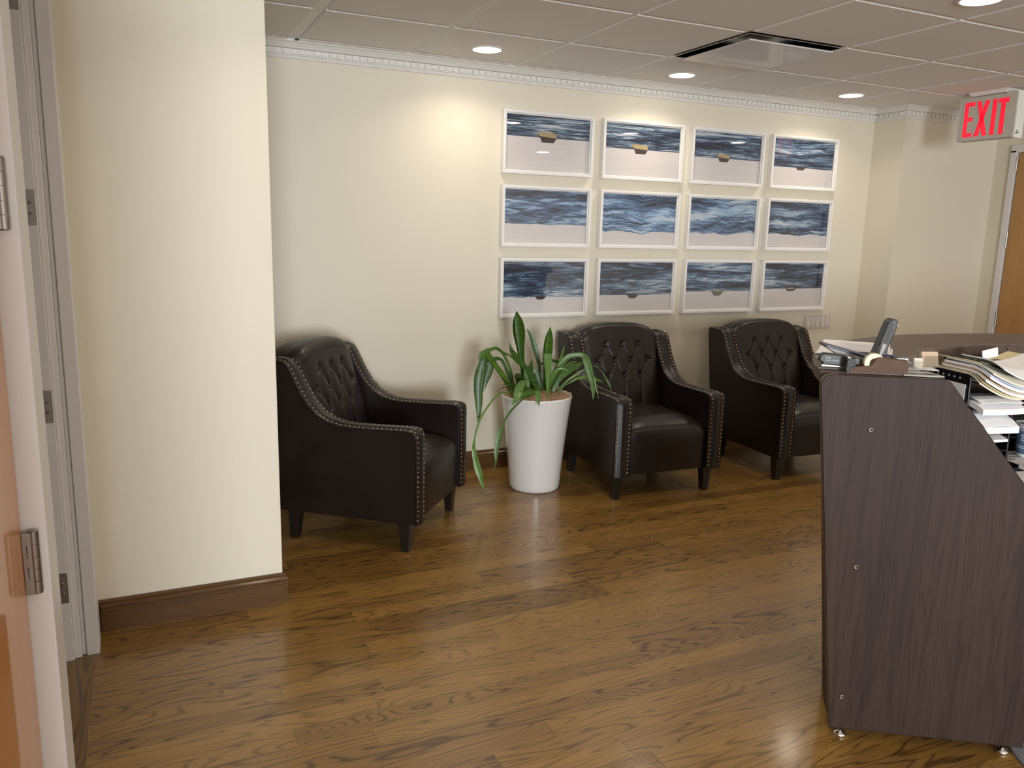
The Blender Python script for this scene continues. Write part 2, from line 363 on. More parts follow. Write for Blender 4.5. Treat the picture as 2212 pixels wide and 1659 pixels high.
# baseboards
BP = [(0,0),(.016,0),(.016,.078),(.020,.081),(.020,.086),(.016,.090),(.019,.094),(.019,.100),(.012,.106),(.014,.113),(.009,.120),(0,.120)]
def base_run(name, p0, p1, nrm, m0=0, m1=0):
    mb = MB(); p0 = Vector((*p0,0)); p1 = Vector((*p1,0)); nrm = Vector((*nrm,0)); d = (p1-p0).normalized(); n = len(BP)
    vs = [p0 + nrm*o - d*(o*m0) + Vector((0,0,z)) for o,z in BP] + [p1 + nrm*o + d*(o*m1) + Vector((0,0,z)) for o,z in BP]
    mb.add(vs, [(i,(i+1)%n,n+(i+1)%n,n+i) for i in range(n)] + [tuple(range(n)), tuple(range(n,2*n))[::-1]])
    struct(name, mb, M['base'])
base_run('baseboard_back', (-.205,0), (4.945,0), (0,-1), 0, -1)
base_run('baseboard_back_return', (4.945,0), (4.945,-.27), (-1,0), -1, 1)
base_run('baseboard_back_right', (4.945,-.27), (5.93,-.27), (0,-1), 1, -1)
base_run('baseboard_column', (-.197,-1.385), (.457,-1.385), (0,-1), -1, 1)
base_run('baseboard_column_side', (.457,-1.385), (.457,-1.20), (1,0), 1, 0)
base_run('baseboard_left', (-.205,-1.47), (-.205,-1.385), (1,0), 0, -1)
base_run('baseboard_right', (5.93,-1.50), (5.93,-11.3), (-1,0), 0, 0)
# far jamb and casing of the doorway in the left wall
b = MB()
b.box((-.222,-1.556,0),(-.183,-1.452,2.16)); b.box((-.236,-1.545,0),(-.222,-1.46,2.16)); b.box((-.257,-1.562,0),(-.236,-1.46,2.16)); b.box((-.42,-1.578,0),(-.257,-1.46,2.16))
struct('door_frame_1', b, M['white'], bevel=.0025)
for k, z in enumerate((.211, .822, 1.436, 2.045)):
    t = thing('hinge_leaf', ['grey steel hinge plate near the foot of the white door jamb','grey steel hinge plate at chair height on the white door jamb','grey steel hinge plate at eye height on the white door jamb','grey steel hinge plate cut off by the top edge, on white jamb'][k], 'hinge', (-.276,-1.578,z), 0, 'hinge plates on the white jamb')
    q = MB(); q.box((-.022,-.0015,0),(.017,.004,.105)); q.obj('plate', M['metal'], t, bevel=.0006)
    for dz in (.035,.066):
        s = MB(); s.cyl((.001,.001,dz),(.001,-.0028,dz),.0048,12); sc = s.obj('screw', M['chrome'], t, smooth=False)
# near jamb, open glossy wooden door with its hinges
b = MB(); b.box((-.33,-2.90,0),(-.164,-2.775,2.16)); b.box((-.40,-2.885,0),(-.33,-2.775,2.16))
struct('door_frame_2', b, M['white'], bevel=.003)
b = MB(); b.box((-.246,-3.82,.01),(-.2005,-2.912,2.10)); d2 = struct('door_2', b, M['doorl'], bevel=.0015)
for k, z in enumerate((.205, .820, 1.436)):
    t = thing('door_hinge', ['dark steel butt hinge low on the open glossy wooden door','dark steel butt hinge at waist height between open wooden door and white jamb','dark steel butt hinge at the left picture edge, highest visible on open door'][k], 'hinge', (-.1835,-2.9135,z), 0, 'butt hinges of the open wooden door')
    q = MB()
    for a in range(5):
        q.lathe([(.0085,a*.0222+.0004),(.0085,a*.0222+.0218)], n=20)
    q.obj('knuckle', M['hinge'], t, smooth=False)
    q = MB(); q.lathe([(.0001,.1125),(.006,.1125),(.0078,.1112),(.0078,.1105)], n=20); q.obj('pin_cap', M['hinge'], t, smooth=True)
    q = MB(); q.lathe([(.0078,-.0002),(.006,-.002),(.0001,-.002)], n=20); q.obj('pin_cap', M['hinge'], t, smooth=True)
    q = MB(); q.box((-.0165,-.0105,0),(-.003,-.0075,.111)); q.obj('leaf', M['hinge'], t, bevel=.0005)
    for z0 in (.040,.078):
        q = MB(); q.box((-.0105,-.0112,z0-.011),(-.0090,-.0102,z0+.011)); q.obj('slot', M['dark'], t)
# right-hand door
b = MB(); b.box((5.905,-.447,0),(5.935,-.405,2.12)); b.box((5.905,-1.46,0),(5.935,-1.42,2.12)); b.box((5.905,-1.46,2.105),(5.935,-.405,2.16)); b.box((5.935,-.452,0),(6.04,-.405,2.12)); b.box((5.935,-1.42,2.105),(6.04,-.452,2.13))
struct('door_frame_3', b, M['white'], bevel=.002)
b = MB(); b.box((5.925,-1.418,.01),(5.968,-.455,2.10)); struct('door_3', b, M['door'], bevel=.001)
for k, z in enumerate((.83, 1.42, 1.97)):
    t = thing('door_hinge', ['steel hinge of the far brown door, just above the curved counter','steel hinge halfway up the far brown door','steel hinge of the far brown door just below the exit sign'][k], 'hinge', (5.916,-.451,z), 0, 'hinges of the far brown door')
    q = MB()
    for a in range(5): q.lathe([(.009,a*.0226),(.009,a*.0226+.0215)], n=14)
    q.obj('knuckle', M['metal'], t)
    q = MB(); q.box((-.002,-.002,0),(.003,.022,.112)); q.obj('leaf', M['metal'], t)

# ---------------------------------------------------------------- ceiling things
DL = ['round recessed downlight nearest the white column, left of three','round recessed downlight above the picture wall, middle of three','round recessed downlight farthest right, near the exit sign','round downlight at the top picture edge above the exit sign']
OUTL = {3:'overhead in front of the white column', 4:'over the floor in front of the plant', 6:'behind the exit sign over the desk', 7:'above the photographer at the open door', 8:'behind the reception desk', 9:'at the far right behind the desk', 10:'near the rear window wall', 11:'beside the far brown door', 12:'in the rear hall left of centre', 13:'in the rear hall right of centre'}
for i, (x, y) in enumerate(DOWNLIGHTS):
    lab = DL[i] if i < 3 else (DL[3] if i == 5 else 'round recessed downlight '+OUTL[i])
    t = thing('recessed_downlight', lab, 'ceiling light', (x, y, HC-.007), 0, 'recessed ceiling downlights' if i in (0,1,2,5) else 'downlights outside the view')
    q = MB(); q.lathe([(.072,-.001),(.074,-.006),(.082,-.006),(.088,-.002),(.088,.004),(.072,.004)], n=40); q.obj('trim_ring', M['white'], t, smooth=True)
    q = MB(); q.lathe([(.0001,-.0045),(.072,-.0045),(.072,-.002)], n=40); q.obj('lens', M['lens'], t)
x0,x1,y0,y1 = CELL
cx, cy = (x0+x1)/2, (y0+y1)/2
t = thing('air_diffuser', 'square white ceiling air diffuser with plain hanging face plate', 'air vent', (cx, cy, HC), 0)
q = MB(); h = .3048-.006
for s in range(4):
    a = s*PI/2; R = Matrix.Rotation(a, 4, 'Z')
    q.add([R@Vector(v) for v in ((-h,-h,-.008),(h,-h,-.008),(h-.012,-h+.012,-.008),(-h+.012,-h+.012,-.008))], [(0,1,2,3)], 0)
    q.add([R@Vector(v) for v in ((-h+.012,-h+.012,-.008),(h-.012,-h+.012,-.008),(h-.030,-h+.030,.05),(-h+.030,-h+.030,.05))], [(0,1,2,3)], 1)
q.add([(-h+.030,-h+.030,.05),(h-.030,-h+.030,.05),(h-.030,h-.030,.05),(-h+.030,h-.030,.05)], [(0,1,2,3)], 1)
q.obj('cone', [M['diff'], M['slot']], t)
q = MB(); f = .262
q.box((-f,-f,-.028),(f,f,-.020)); q.obj('face_plate', M['diff'], t, bevel=.003)
# exit sign
ES = thing('exit_sign', 'grey hanging sign with glowing red EXIT letters', 'exit sign', (4.86,-.745,2.085), 0)
wS, hS = .365, .265
q = MB(); q.box((.004,-wS,0),(.070,0,hS)); q.obj('housing', M['signgrey'], ES, bevel=.002)
q = MB(); q.box((-.004,-wS+.003,.002),(.004,-.012,hS-.002)); q.obj('face_plate', M['signgrey'], ES, bevel=.001)
q = MB(); q.box((-.006,-.010,-.002),(.072,.004,hS+.002)); q.obj('end_cap', M['signgrey'], ES, bevel=.001)
q = MB(); q.box((-.003,-wS-.012,-.004),(.074,-wS,hS+.004)); ec = q.obj('end_cap', M['signwhite'], ES, bevel=.001); ec['label'] = 'bright white end cap with small dark mark'
q = MB(); q.box((.010,-wS-.0135,.018),(.017,-wS-.0118,.030)); q.box((.020,-wS-.0135,.022),(.034,-wS-.0118,.028)); q.box((.012,-wS-.0135,.034),(.032,-wS-.0118,.038)); q.obj('mark', M['dark'], ec)
def letter(polys):
    q = MB()
    for p in polys: q.prism([(-s*wS, z*hS) for s, z in p], 0, -.0065, -.0035)
    return q.obj('letter', M['red'], ES)
B0, B1 = .085, .885
letter([[(.095,B0),(.165,B0),(.165,B1),(.095,B1)],[(.165,B0),(.27,B0),(.27,B0+.095),(.165,B0+.095)],[(.165,.445),(.255,.445),(.255,.54),(.165,.54)],[(.165,B1-.095),(.275,B1-.095),(.275,B1),(.165,B1)]])
letter([[(.31,B0),(.385,B0),(.545,B1),(.47,B1)],[(.465,B0),(.54,B0),(.385,B1),(.31,B1)]])
letter([[(.60,B0),(.672,B0),(.672,B1),(.60,B1)]])
letter([[(.755,B0),(.828,B0),(.828,B1-.1),(.755,B1-.1)],[(.705,B1-.1),(.878,B1-.1),(.878,B1),(.705,B1)]])
t = MB(); pts = [(-.115,-.05),(.115,-.05),(.115,.05),(-.115,.05)]
t.add([(-.05,-.11,-.022),(.05,-.11,-.022),(.05,.11,-.022),(-.05,.11,-.022),(-.062,-.13,.0),(.062,-.13,.0),(.062,.13,.0),(-.062,.13,.0)], [(0,3,2,1),(4,5,6,7),(0,1,5,4),(1,2,6,5),(2,3,7,6),(3,0,4,7)])
cn = t.obj('canopy', M['signwhite'], ES, bevel=.002); cn.location = (.03,-.19,HC-.007-2.085)
q = MB(); q.cyl((.035,-.19,hS),(.035,-.19,HC-.02-2.085),.012); q.obj('stem', M['signgrey'], ES)

# ---------------------------------------------------------------- wall things
SP = thing('light_switch_panel', 'wide wall plate with five rocker switches beside the pictures', 'light switch', (4.562,-.0,.847), 0)
q = MB(); q.box((-.127,-.007,-.052),(.127,0,.052)); q.obj('wall_plate', M['plate'], SP, bevel=.003)
for k in range(5):
    x = (k-2)*.046
    q = MB(); q.add([(x-.0155,-.0135,-.033),(x+.0155,-.0135,-.033),(x+.0155,-.008,.033),(x-.0155,-.008,.033),(x-.0155,-.006,-.033),(x+.0155,-.006,-.033),(x+.0155,-.006,.033),(x-.0155,-.006,.033)], [(0,3,2,1),(4,5,6,7),(0,1,5,4),(1,2,6,5),(2,3,7,6),(3,0,4,7)])
    q.obj('rocker_switch', M['switch'], SP, bevel=.001)
# twelve framed prints
PW, PH, FW, FH = .6684, .42236, .6007, .3573
rows = [('top','middle','bottom'), ('leftmost','second','third','rightmost')]
#  (row,col): horizon fraction from top, tone, waviness, boat (cx, cy from top, half width, height, kind)
PIX = {(0,0):(.385,.55,.01,(.48,.36,.125,.16,'tan')), (0,1):(.47,.6,.012,(.46,.45,.115,.15,'tan')), (0,2):(.52,.9,.012,(.44,.50,.105,.13,'tan')), (0,3):(.60,1.0,.03,(.46,.57,.10,.07,'brown')),
       (1,0):(.64,1.9,.10,(.45,.60,.065,.025,'brown')), (1,1):(.74,2.2,.30,None), (1,2):(.73,1.9,.32,None), (1,3):(.71,1.2,.16,(.44,.70,.05,.022,'brown')),
       (2,0):(.69,.8,.10,(.46,.67,.08,.06,'brown')), (2,1):(.67,.9,.03,(.46,.66,.09,.07,'brown')), (2,2):(.615,1.1,.012,(.49,.60,.105,.10,'grey')), (2,3):(.575,.8,.012,(.46,.56,.105,.105,'tan2'))}
DESC = {(0,0):'with tan boat under dark choppy sea, top left of the grid', (0,1):'with tan boat, second from left in top row', (0,2):'with tan boat, third from left in top row', (0,3):'with low brown boat, top right corner of the grid',
        (1,0):'with tiny dark hull, leftmost in middle row', (1,1):'of grey-blue water and wavy shoreline, no boat, second in middle row', (1,2):'of wavy shoreline, no boat, third in middle row', (1,3):'of deep blue water, rightmost in middle row',
        (2,0):'of very dark water, bottom left, behind the plant', (2,1):'with half-hidden hull, second in bottom row', (2,2):'with grey boat, third in bottom row above an armchair', (2,3):'with brown boat, bottom right above the light switches'}
for rI in range(3):
    for cI in range(4):
        h, tone, wav, boat = PIX[(rI,cI)]
        x0 = 1.9709+cI*PW; z1 = 2.14245-rI*PH
        t = thing('framed_picture', 'white framed seascape '+DESC[(rI,cI)], 'picture', (x0+FW/2,-.001,z1-FH/2), 0, 'framed seascapes on the back wall')
        w2, h2, bw = FW/2, FH/2, .016
        q = MB()
        for a0, a1 in (((-w2,-.04,-h2),(-w2+bw,0,h2)),((w2-bw,-.04,-h2),(w2,0,h2)),((-w2+bw,-.04,-h2),(w2-bw,0,-h2+bw)),((-w2+bw,-.04,h2-bw),(w2-bw,0,h2))): q.box(a0,a1)
        i1, i2 = w2-bw, h2-bw
        for a0, a1 in (((-i1,-.030,-i2),(-i1+.007,-.018,i2)),((i1-.007,-.030,-i2),(i1,-.018,i2)),((-i1+.007,-.030,-i2),(i1-.007,-.018,-i2+.007)),((-i1+.007,-.030,i2-.007),(i1-.007,-.018,i2))): q.box(a0,a1)
        q.obj('frame', M['frame'], t, bevel=.0015)
        me = bpy.data.meshes.new('print'); i1 -= .006; i2 -= .006
        vs = [(-i1,-.016,-i2),(i1,-.016,-i2),(i1,-.016,i2),(-i1,-.016,i2)]; fs = [(0,1,2,3)]; mats = [sea('seascape_print_%d_%d'%(rI,cI), h, rI*4+cI+1, tone, wav)]; mi = [0]
        if boat:
            bx, by, bwid, bh, kind = boat; bh *= 1.12
            P = lambda u, v: ((u-.5)*2*i1, -.0164, (.5-v)*2*i2)
            hull = [(bx-bwid,by-bh*.35),(bx+bwid,by-bh*.30),(bx+bwid*.90,by+bh*.25),(bx+bwid*.66,by+bh*.62),(bx-bwid*.45,by+bh*.62),(bx-bwid*.60,by+bh*.20)]
            if kind in ('brown','grey'): hull = [(bx-bwid,by-bh*.05),(bx+bwid,by-bh*.12),(bx+bwid*.75,by+bh*.6),(bx+bwid*.4,by+bh),(bx-bwid*.45,by+bh),(bx-bwid*.70,by+bh*.4)]
            n0 = len(vs); vs += [P(*p_) for p_ in hull[::-1]]; fs.append(tuple(range(n0, n0+6))); mi.append(1)
            mats += [M['hullg'] if kind == 'grey' else M['hull']]
            if kind.startswith('tan') or kind == 'grey':
                dk = [(bx-bwid*.98,by-bh*.36),(bx-bwid*.3,by-bh*.5),(bx+bwid*.4,by-bh*.42),(bx+bwid*.99,by-bh*.31),(bx+bwid*.90,by+bh*.12),(bx+bwid*.1,by+bh*.05),(bx-bwid*.62,by+bh*.0)]
                if kind in ('tan2','grey'): dk = [(bx-bwid*.55,by-bh*.02),(bx+bwid*.75,by-bh*.05),(bx+bwid*.6,by+bh*.25),(bx-bwid*.3,by+bh*.22)]
                n0 = len(vs); vs += [(p_[0],-.0167,p_[2]) for p_ in (P(*p2) for p2 in dk[::-1])]; fs.append(tuple(range(n0, len(vs)))); mi.append(2); mats.append(M['deck'])
        me.from_pydata(vs, [], fs)
        for p_, k_ in zip(me.polygons, mi): p_.material_index = k_
        uv = me.uv_layers.new(name='UVMap')
        for lp in me.loops:
            v = me.vertices[lp.vertex_index].co; uv.data[lp.index].uv = ((v.x+i1)/(2*i1), (v.z+i2)/(2*i2))
        link('print', me, mats, t)
        q = MB(); q.box((-i1-.005,-.0265,-i2-.005),(i1+.005,-.0255,i2+.005)); q.obj('glass_pane', M['glass'], t)

# ---------------------------------------------------------------- armchairs
AW = .345; AI = .252       # outer and inner half widths of the arms
PROF = [(0,.145),(0,.545),(.004,.562),(.016,.573),(.05,.576),(.18,.572),(.30,.570),(.37,.573),(.43,.588),(.48,.615),(.525,.660),(.56,.712),(.59,.768),(.612,.812),(.630,.838),(.648,.848)]
TOPB = [(.70,.851),(.785,.853)]
def resample(path, step):
    out = [Vector(path[0])]; acc = 0
    for a, b in zip(path[:-1], path[1:]):
        a = Vector(a); b = Vector(b); L = (b-a).length; d = step-acc
        while d <= L: out.append(a+(b-a)*(d/L)); d += step
        acc = L-(d-step)
    return out
def normals2(path):
    ns = []
    for i in range(len(path)):
        t = (Vector(path[min(i+1,len(path)-1)])-Vector(path[max(i-1,0)])).normalized(); ns.append(Vector((-t.y, t.x)))
    return ns
BUT = [(x, .782) for x in (-.112,0,.112)] + [(x, .690) for x in (-.168,-.056,.056,.168)] + [(x, .598) for x in (-.112,0,.112)]
SEG = []
for a in BUT[:3]:
    for b in BUT[3:7]:
        if abs(abs(a[0]-b[0])-.056) < .005: SEG.append((a, b))
for a in BUT[7:]:
    SEG.append((a, (a[0], .38)))
    for b in BUT[3:7]:
        if abs(abs(a[0]-b[0])-.056) < .005: SEG.append((a, b))
SEG.append((BUT[3], (-.19,.690))); SEG.append((BUT[6], (.19,.690)))
def sdist(p, a, b):
    ax, ay = a; bx, by = b; px, py = p; dx, dy = bx-ax, by-ay; L = dx*dx+dy*dy
    t = max(0, min(1, ((px-ax)*dx+(py-ay)*dy)/L)); return math.hypot(px-ax-t*dx, py-ay-t*dy)
def back_point(x, s):
    # s: arc height coordinate (z on the face); returns base point and normal
    xn = x/.262
    top = .905 - .052*abs(xn)**2.6
    face_top = top-.045
    def face(z):
        t = (z-.40)/.5; return .500+.115*t+.03*t*t
    if s <= face_top:
        return Vector((x, face(s), s)), Vector((0, -1, .24)).normalized()
    yb = face(face_top); w = (s-face_top)/.045      # 0..  rolls over the top
    a = min(w/2.6, 1)*PI/2
    if w <= 2.6:
        return Vector((x, yb+.055*(1-math.cos(a)), face_top+.045*math.sin(a))), Vector((0,-math.cos(a)*.95-.05*0, math.sin(a)+.2)).normalized()
    return Vector((x, yb+.055+(w-2.6)*.030, top-.002*(w-2.6)**1.5)), Vector((0,0,1))
def build_chair(label):
    C = thing('armchair', label, 'armchair', (0,0,0), 0, 'brown leather armchairs along the back wall')
    for s in (-1, 1):
        q = MB(); pts = PROF+TOPB+[(.785,.80),(.69,.145)]
        q.prism(pts, 0, s*(AI), s*(AW-.003)); arm = q.obj('armrest', M['leather'], C, bevel=.006, seg=3)
        # studded band over the edge of the arm
        path = PROF+[TOPB[0]]; pp = [Vector(v) for v in path]; nn = normals2(pp); xc = s*(AI+AW)/2; hw = (AW-AI)/2+.001
        cs = [(-hw,-.004),(-hw,.002),(-hw+.006,.0045),(-hw+.020,.0045),(-hw+.024,.009),(-.012,.0125),(.012,.0125),(hw-.024,.009),(hw-.020,.0045),(hw-.006,.0045),(hw,.002),(hw,-.004)]
        rows_ = [[Vector((xc+cx_, (v+n_*o).x, (v+n_*o).y)) for cx_, o in cs] for v, n_ in zip(pp, nn)]
        q = MB(); q.grid(rows_); q.add(rows_[0], [tuple(range(len(cs)))]); q.add(rows_[-1], [tuple(range(len(cs)))])
        band = q.obj('arm_band', M['leather'], arm, smooth=True)
        # piping along both edges of the band
        q = MB()
        for e in (-1, 1): q.tube([Vector((xc+e*(hw+.0005), (v+n_*.0).x, (v+n_*.0).y)) for v, n_ in zip(pp, nn)], .0032, 6)
        q.obj('piping', M['leather'], arm, smooth=True)
        rs = resample(path, .0225); rn = normals2(rs)
        for e in (-1, 1):
            q = MB()
            for v, n_ in zip(rs[1:], rn[1:]):
                c = Vector((xc+e*(hw-.012), (v+n_*.0045).x, (v+n_*.0045).y)); nv = Vector((0, n_.x, n_.y)); Rm = nv.to_track_quat('Z','Y').to_matrix().to_4x4()
                q.lathe([(.0051,0),(.0046,.0017),(.0026,.0032),(.0001,.0037)], c, 8, 0, Rm)
            nl = q.obj('nailhead_trim', M['nail'], arm, smooth=True); nl['label'] = 'row of small silver nailheads'
    # seat with rolled front edge and apron below
    sp = [(.012,.150),(.010,.25),(.008,.345),(.010,.372),(.018,.396),(.035,.412),(.07,.424),(.14,.432),(.30,.432),(.50,.424)]
    def seatp(u, v):
        x = (u*2-1)*AI; f = v*(len(sp)-1); i = min(int(f), len(sp)-2); t = f-i
        y = sp[i][0]*(1-t)+sp[i+1][0]*t; z = sp[i][1]*(1-t)+sp[i+1][1]*t
        k = max(0, (z-.35)/.08); e = 1-abs(u*2-1)**6
        z += k*(.018*(1-(u*2-1)**2)*min(1,(y+.02)/.15) - .028*(1-e)); y += -.012*(1-(u*2-1)**2)*(1-min(1,abs(z-.34)/.2)) + .010*(1-e)
        return (x, y, z)
    q = MB(); q.grid(hgrid(25, 40, seatp)); q.box((-AI,.03,.148),(AI,.66,.36)); q.obj('seat', M['leather'], C, smooth=True)
    # tufted back
    nx, nz = 150, 170
    def bp(u, v):
        x = (u*2-1)*.258; smax = .86+.20; s = .40+v*(smax-.40)
        p, n_ = back_point(x, s)
        d = min(sdist((x, s), a, b) for a, b in SEG); db = min(math.hypot(x-a[0], s-a[1]) for a in BUT)
        edge = 1-abs(u*2-1)**8
        fade = 1.0 if s < .80 else max(.0, 1-(s-.80)/.20)
        disp = .024*edge*(1 if s < .9 else max(.35,1-(s-.9)/.12)) - (.0055*math.exp(-(d/.0045)**2) + .0035*math.exp(-(d/.024)**2))*(.15+.85*fade) - .010*math.exp(-(db/.020)**2)
        if s < .45: disp -= 0.0
        return p+n_*disp
    q = MB(); q.grid(hgrid(nx, nz, bp)); bk = q.obj('backrest', M['leather'], C, smooth=True)
    for x, z in BUT:
        p, n_ = back_point(x, z); Rm = n_.to_track_quat('Z','Y').to_matrix().to_4x4()
        q = MB(); q.lathe([(.0098,-.006),(.0106,.001),(.0094,.0045),(.0060,.0064),(.0001,.0070)], p+n_*(.0085), 16, 0, Rm); q.obj('button', M['leather'], bk, smooth=True)
    # outside back
    def ob(u, v):
        x = (u*2-1)*(AI+.004); xn = x/.262; top = .893-.052*abs(min(1,max(-1,xn)))**2.6
        z = .150+v*(top-.150); y = .690+(z-.15)*.136; return (x, y, z)
    P = hgrid(21, 14, ob); q = MB(); q.grid(P)
    P2 = [[(a[0], a[1]-.05, a[2]) for a in r] for r in P]; q.grid(P2)
    q.grid([[P[i][-1], P2[i][-1]] for i in range(21)]); q.grid([[P[i][0], P2[i][0]] for i in range(21)])
    q.obj('back_panel', M['leather'], C, smooth=False)
    for sx in (-1, 1):
        for y, lean in ((.068, 0), (.625, .01)):
            q = MB(); x = sx*.292; a, b_ = .029, .019; dx = -sx*.006*0
            vs = [(x-b_,y-b_+lean,0),(x+b_,y-b_+lean,0),(x+b_,y+b_+lean,0),(x-b_,y+b_+lean,0),(x-a,y-a,.15),(x+a,y-a,.15),(x+a,y+a,.15),(x-a,y+a,.15)]
            q.add(vs, [(0,3,2,1),(4,5,6,7),(0,1,5,4),(1,2,6,5),(2,3,7,6),(3,0,4,7)]); q.obj('leg', M['leg'], C, bevel=.003)
    return C
def copy_tree(o, parent=None):
    c = o.copy(); COL.objects.link(c); c.parent = parent
    for ch in [k for k in list(bpy.data.objects) if k.parent == o and k != c]: copy_tree(ch, c)
    return c
def place_chair(C, F, ang):
    # F: front corner on the chair's left as seen from the front
    C.rotation_euler = (0,0,ang); C.location = (F[0]+AW*math.cos(ang), F[1]+AW*math.sin(ang), 0)
ch = build_chair('brown tufted leather armchair angled beside the white column, leftmost')
c2 = copy_tree(ch); c3 = copy_tree(ch)
place_chair(ch, (1.075,-1.165), math.radians(49.9))
place_chair(c2, (2.297,-.862), math.radians(-3.4)); c2['label'] = 'brown tufted leather armchair directly right of the potted plant, middle one'
place_chair(c3, (3.425,-.900), math.radians(-3.4)); c3['label'] = 'brown tufted leather armchair farthest right, partly behind the reception desk'

# ---------------------------------------------------------------- potted plant
PP = thing('potted_plant', 'tall white tapered pot with drooping green snake plant leaves', 'plant', (2.03,-.44,0), 0)
q = MB(); q.lathe([(.0001,.004),(.122,.004),(.128,0),(.137,.003),(.143,.012),(.146,.03),(.157,.16),(.172,.31),(.187,.44),(.199,.535),(.2005,.543),(.198,.548),(.194,.548),(.191,.543),(.186,.50),(.0001,.49)], n=72)
q.obj('pot', M['pot'], PP, smooth=True)
ms = MB()
for k in range(420):
    a = random.uniform(0,2*PI); r = .185*math.sqrt(random.random()); x, y = r*math.cos(a), r*math.sin(a); z = .543+random.uniform(0,.012)+.012*(1-(r/.185)**2)
    b1 = random.uniform(0,2*PI); L = random.uniform(.012,.03); dz = random.uniform(0,.014)
    ms.tube([(x,y,z),(x+L*math.cos(b1),y+L*math.sin(b1),z+dz),(x+L*1.7*math.cos(b1+.9),y+L*1.7*math.sin(b1+.9),z+dz*.3)], .0008, 4)
ms.lathe([(.0001,.553),(.10,.549),(.187,.538),(.187,.50)], n=40)
mo = ms.obj('moss', M['moss'], PP); mo['kind'] = 'stuff'
def catmull(P, n):
    out = []
    for i in range(len(P)-1):
        p0 = P[max(i-1,0)]; p1 = P[i]; p2 = P[i+1]; p3 = P[min(i+2,len(P)-1)]
        for k in range(n):
            t = k/n; out.append(.5*((2*p1)+(-p0+p2)*t+(2*p0-5*p1+4*p2-p3)*t*t+(-p0+3*p1-3*p2+p3)*t**3))
    out.append(P[-1]); return out
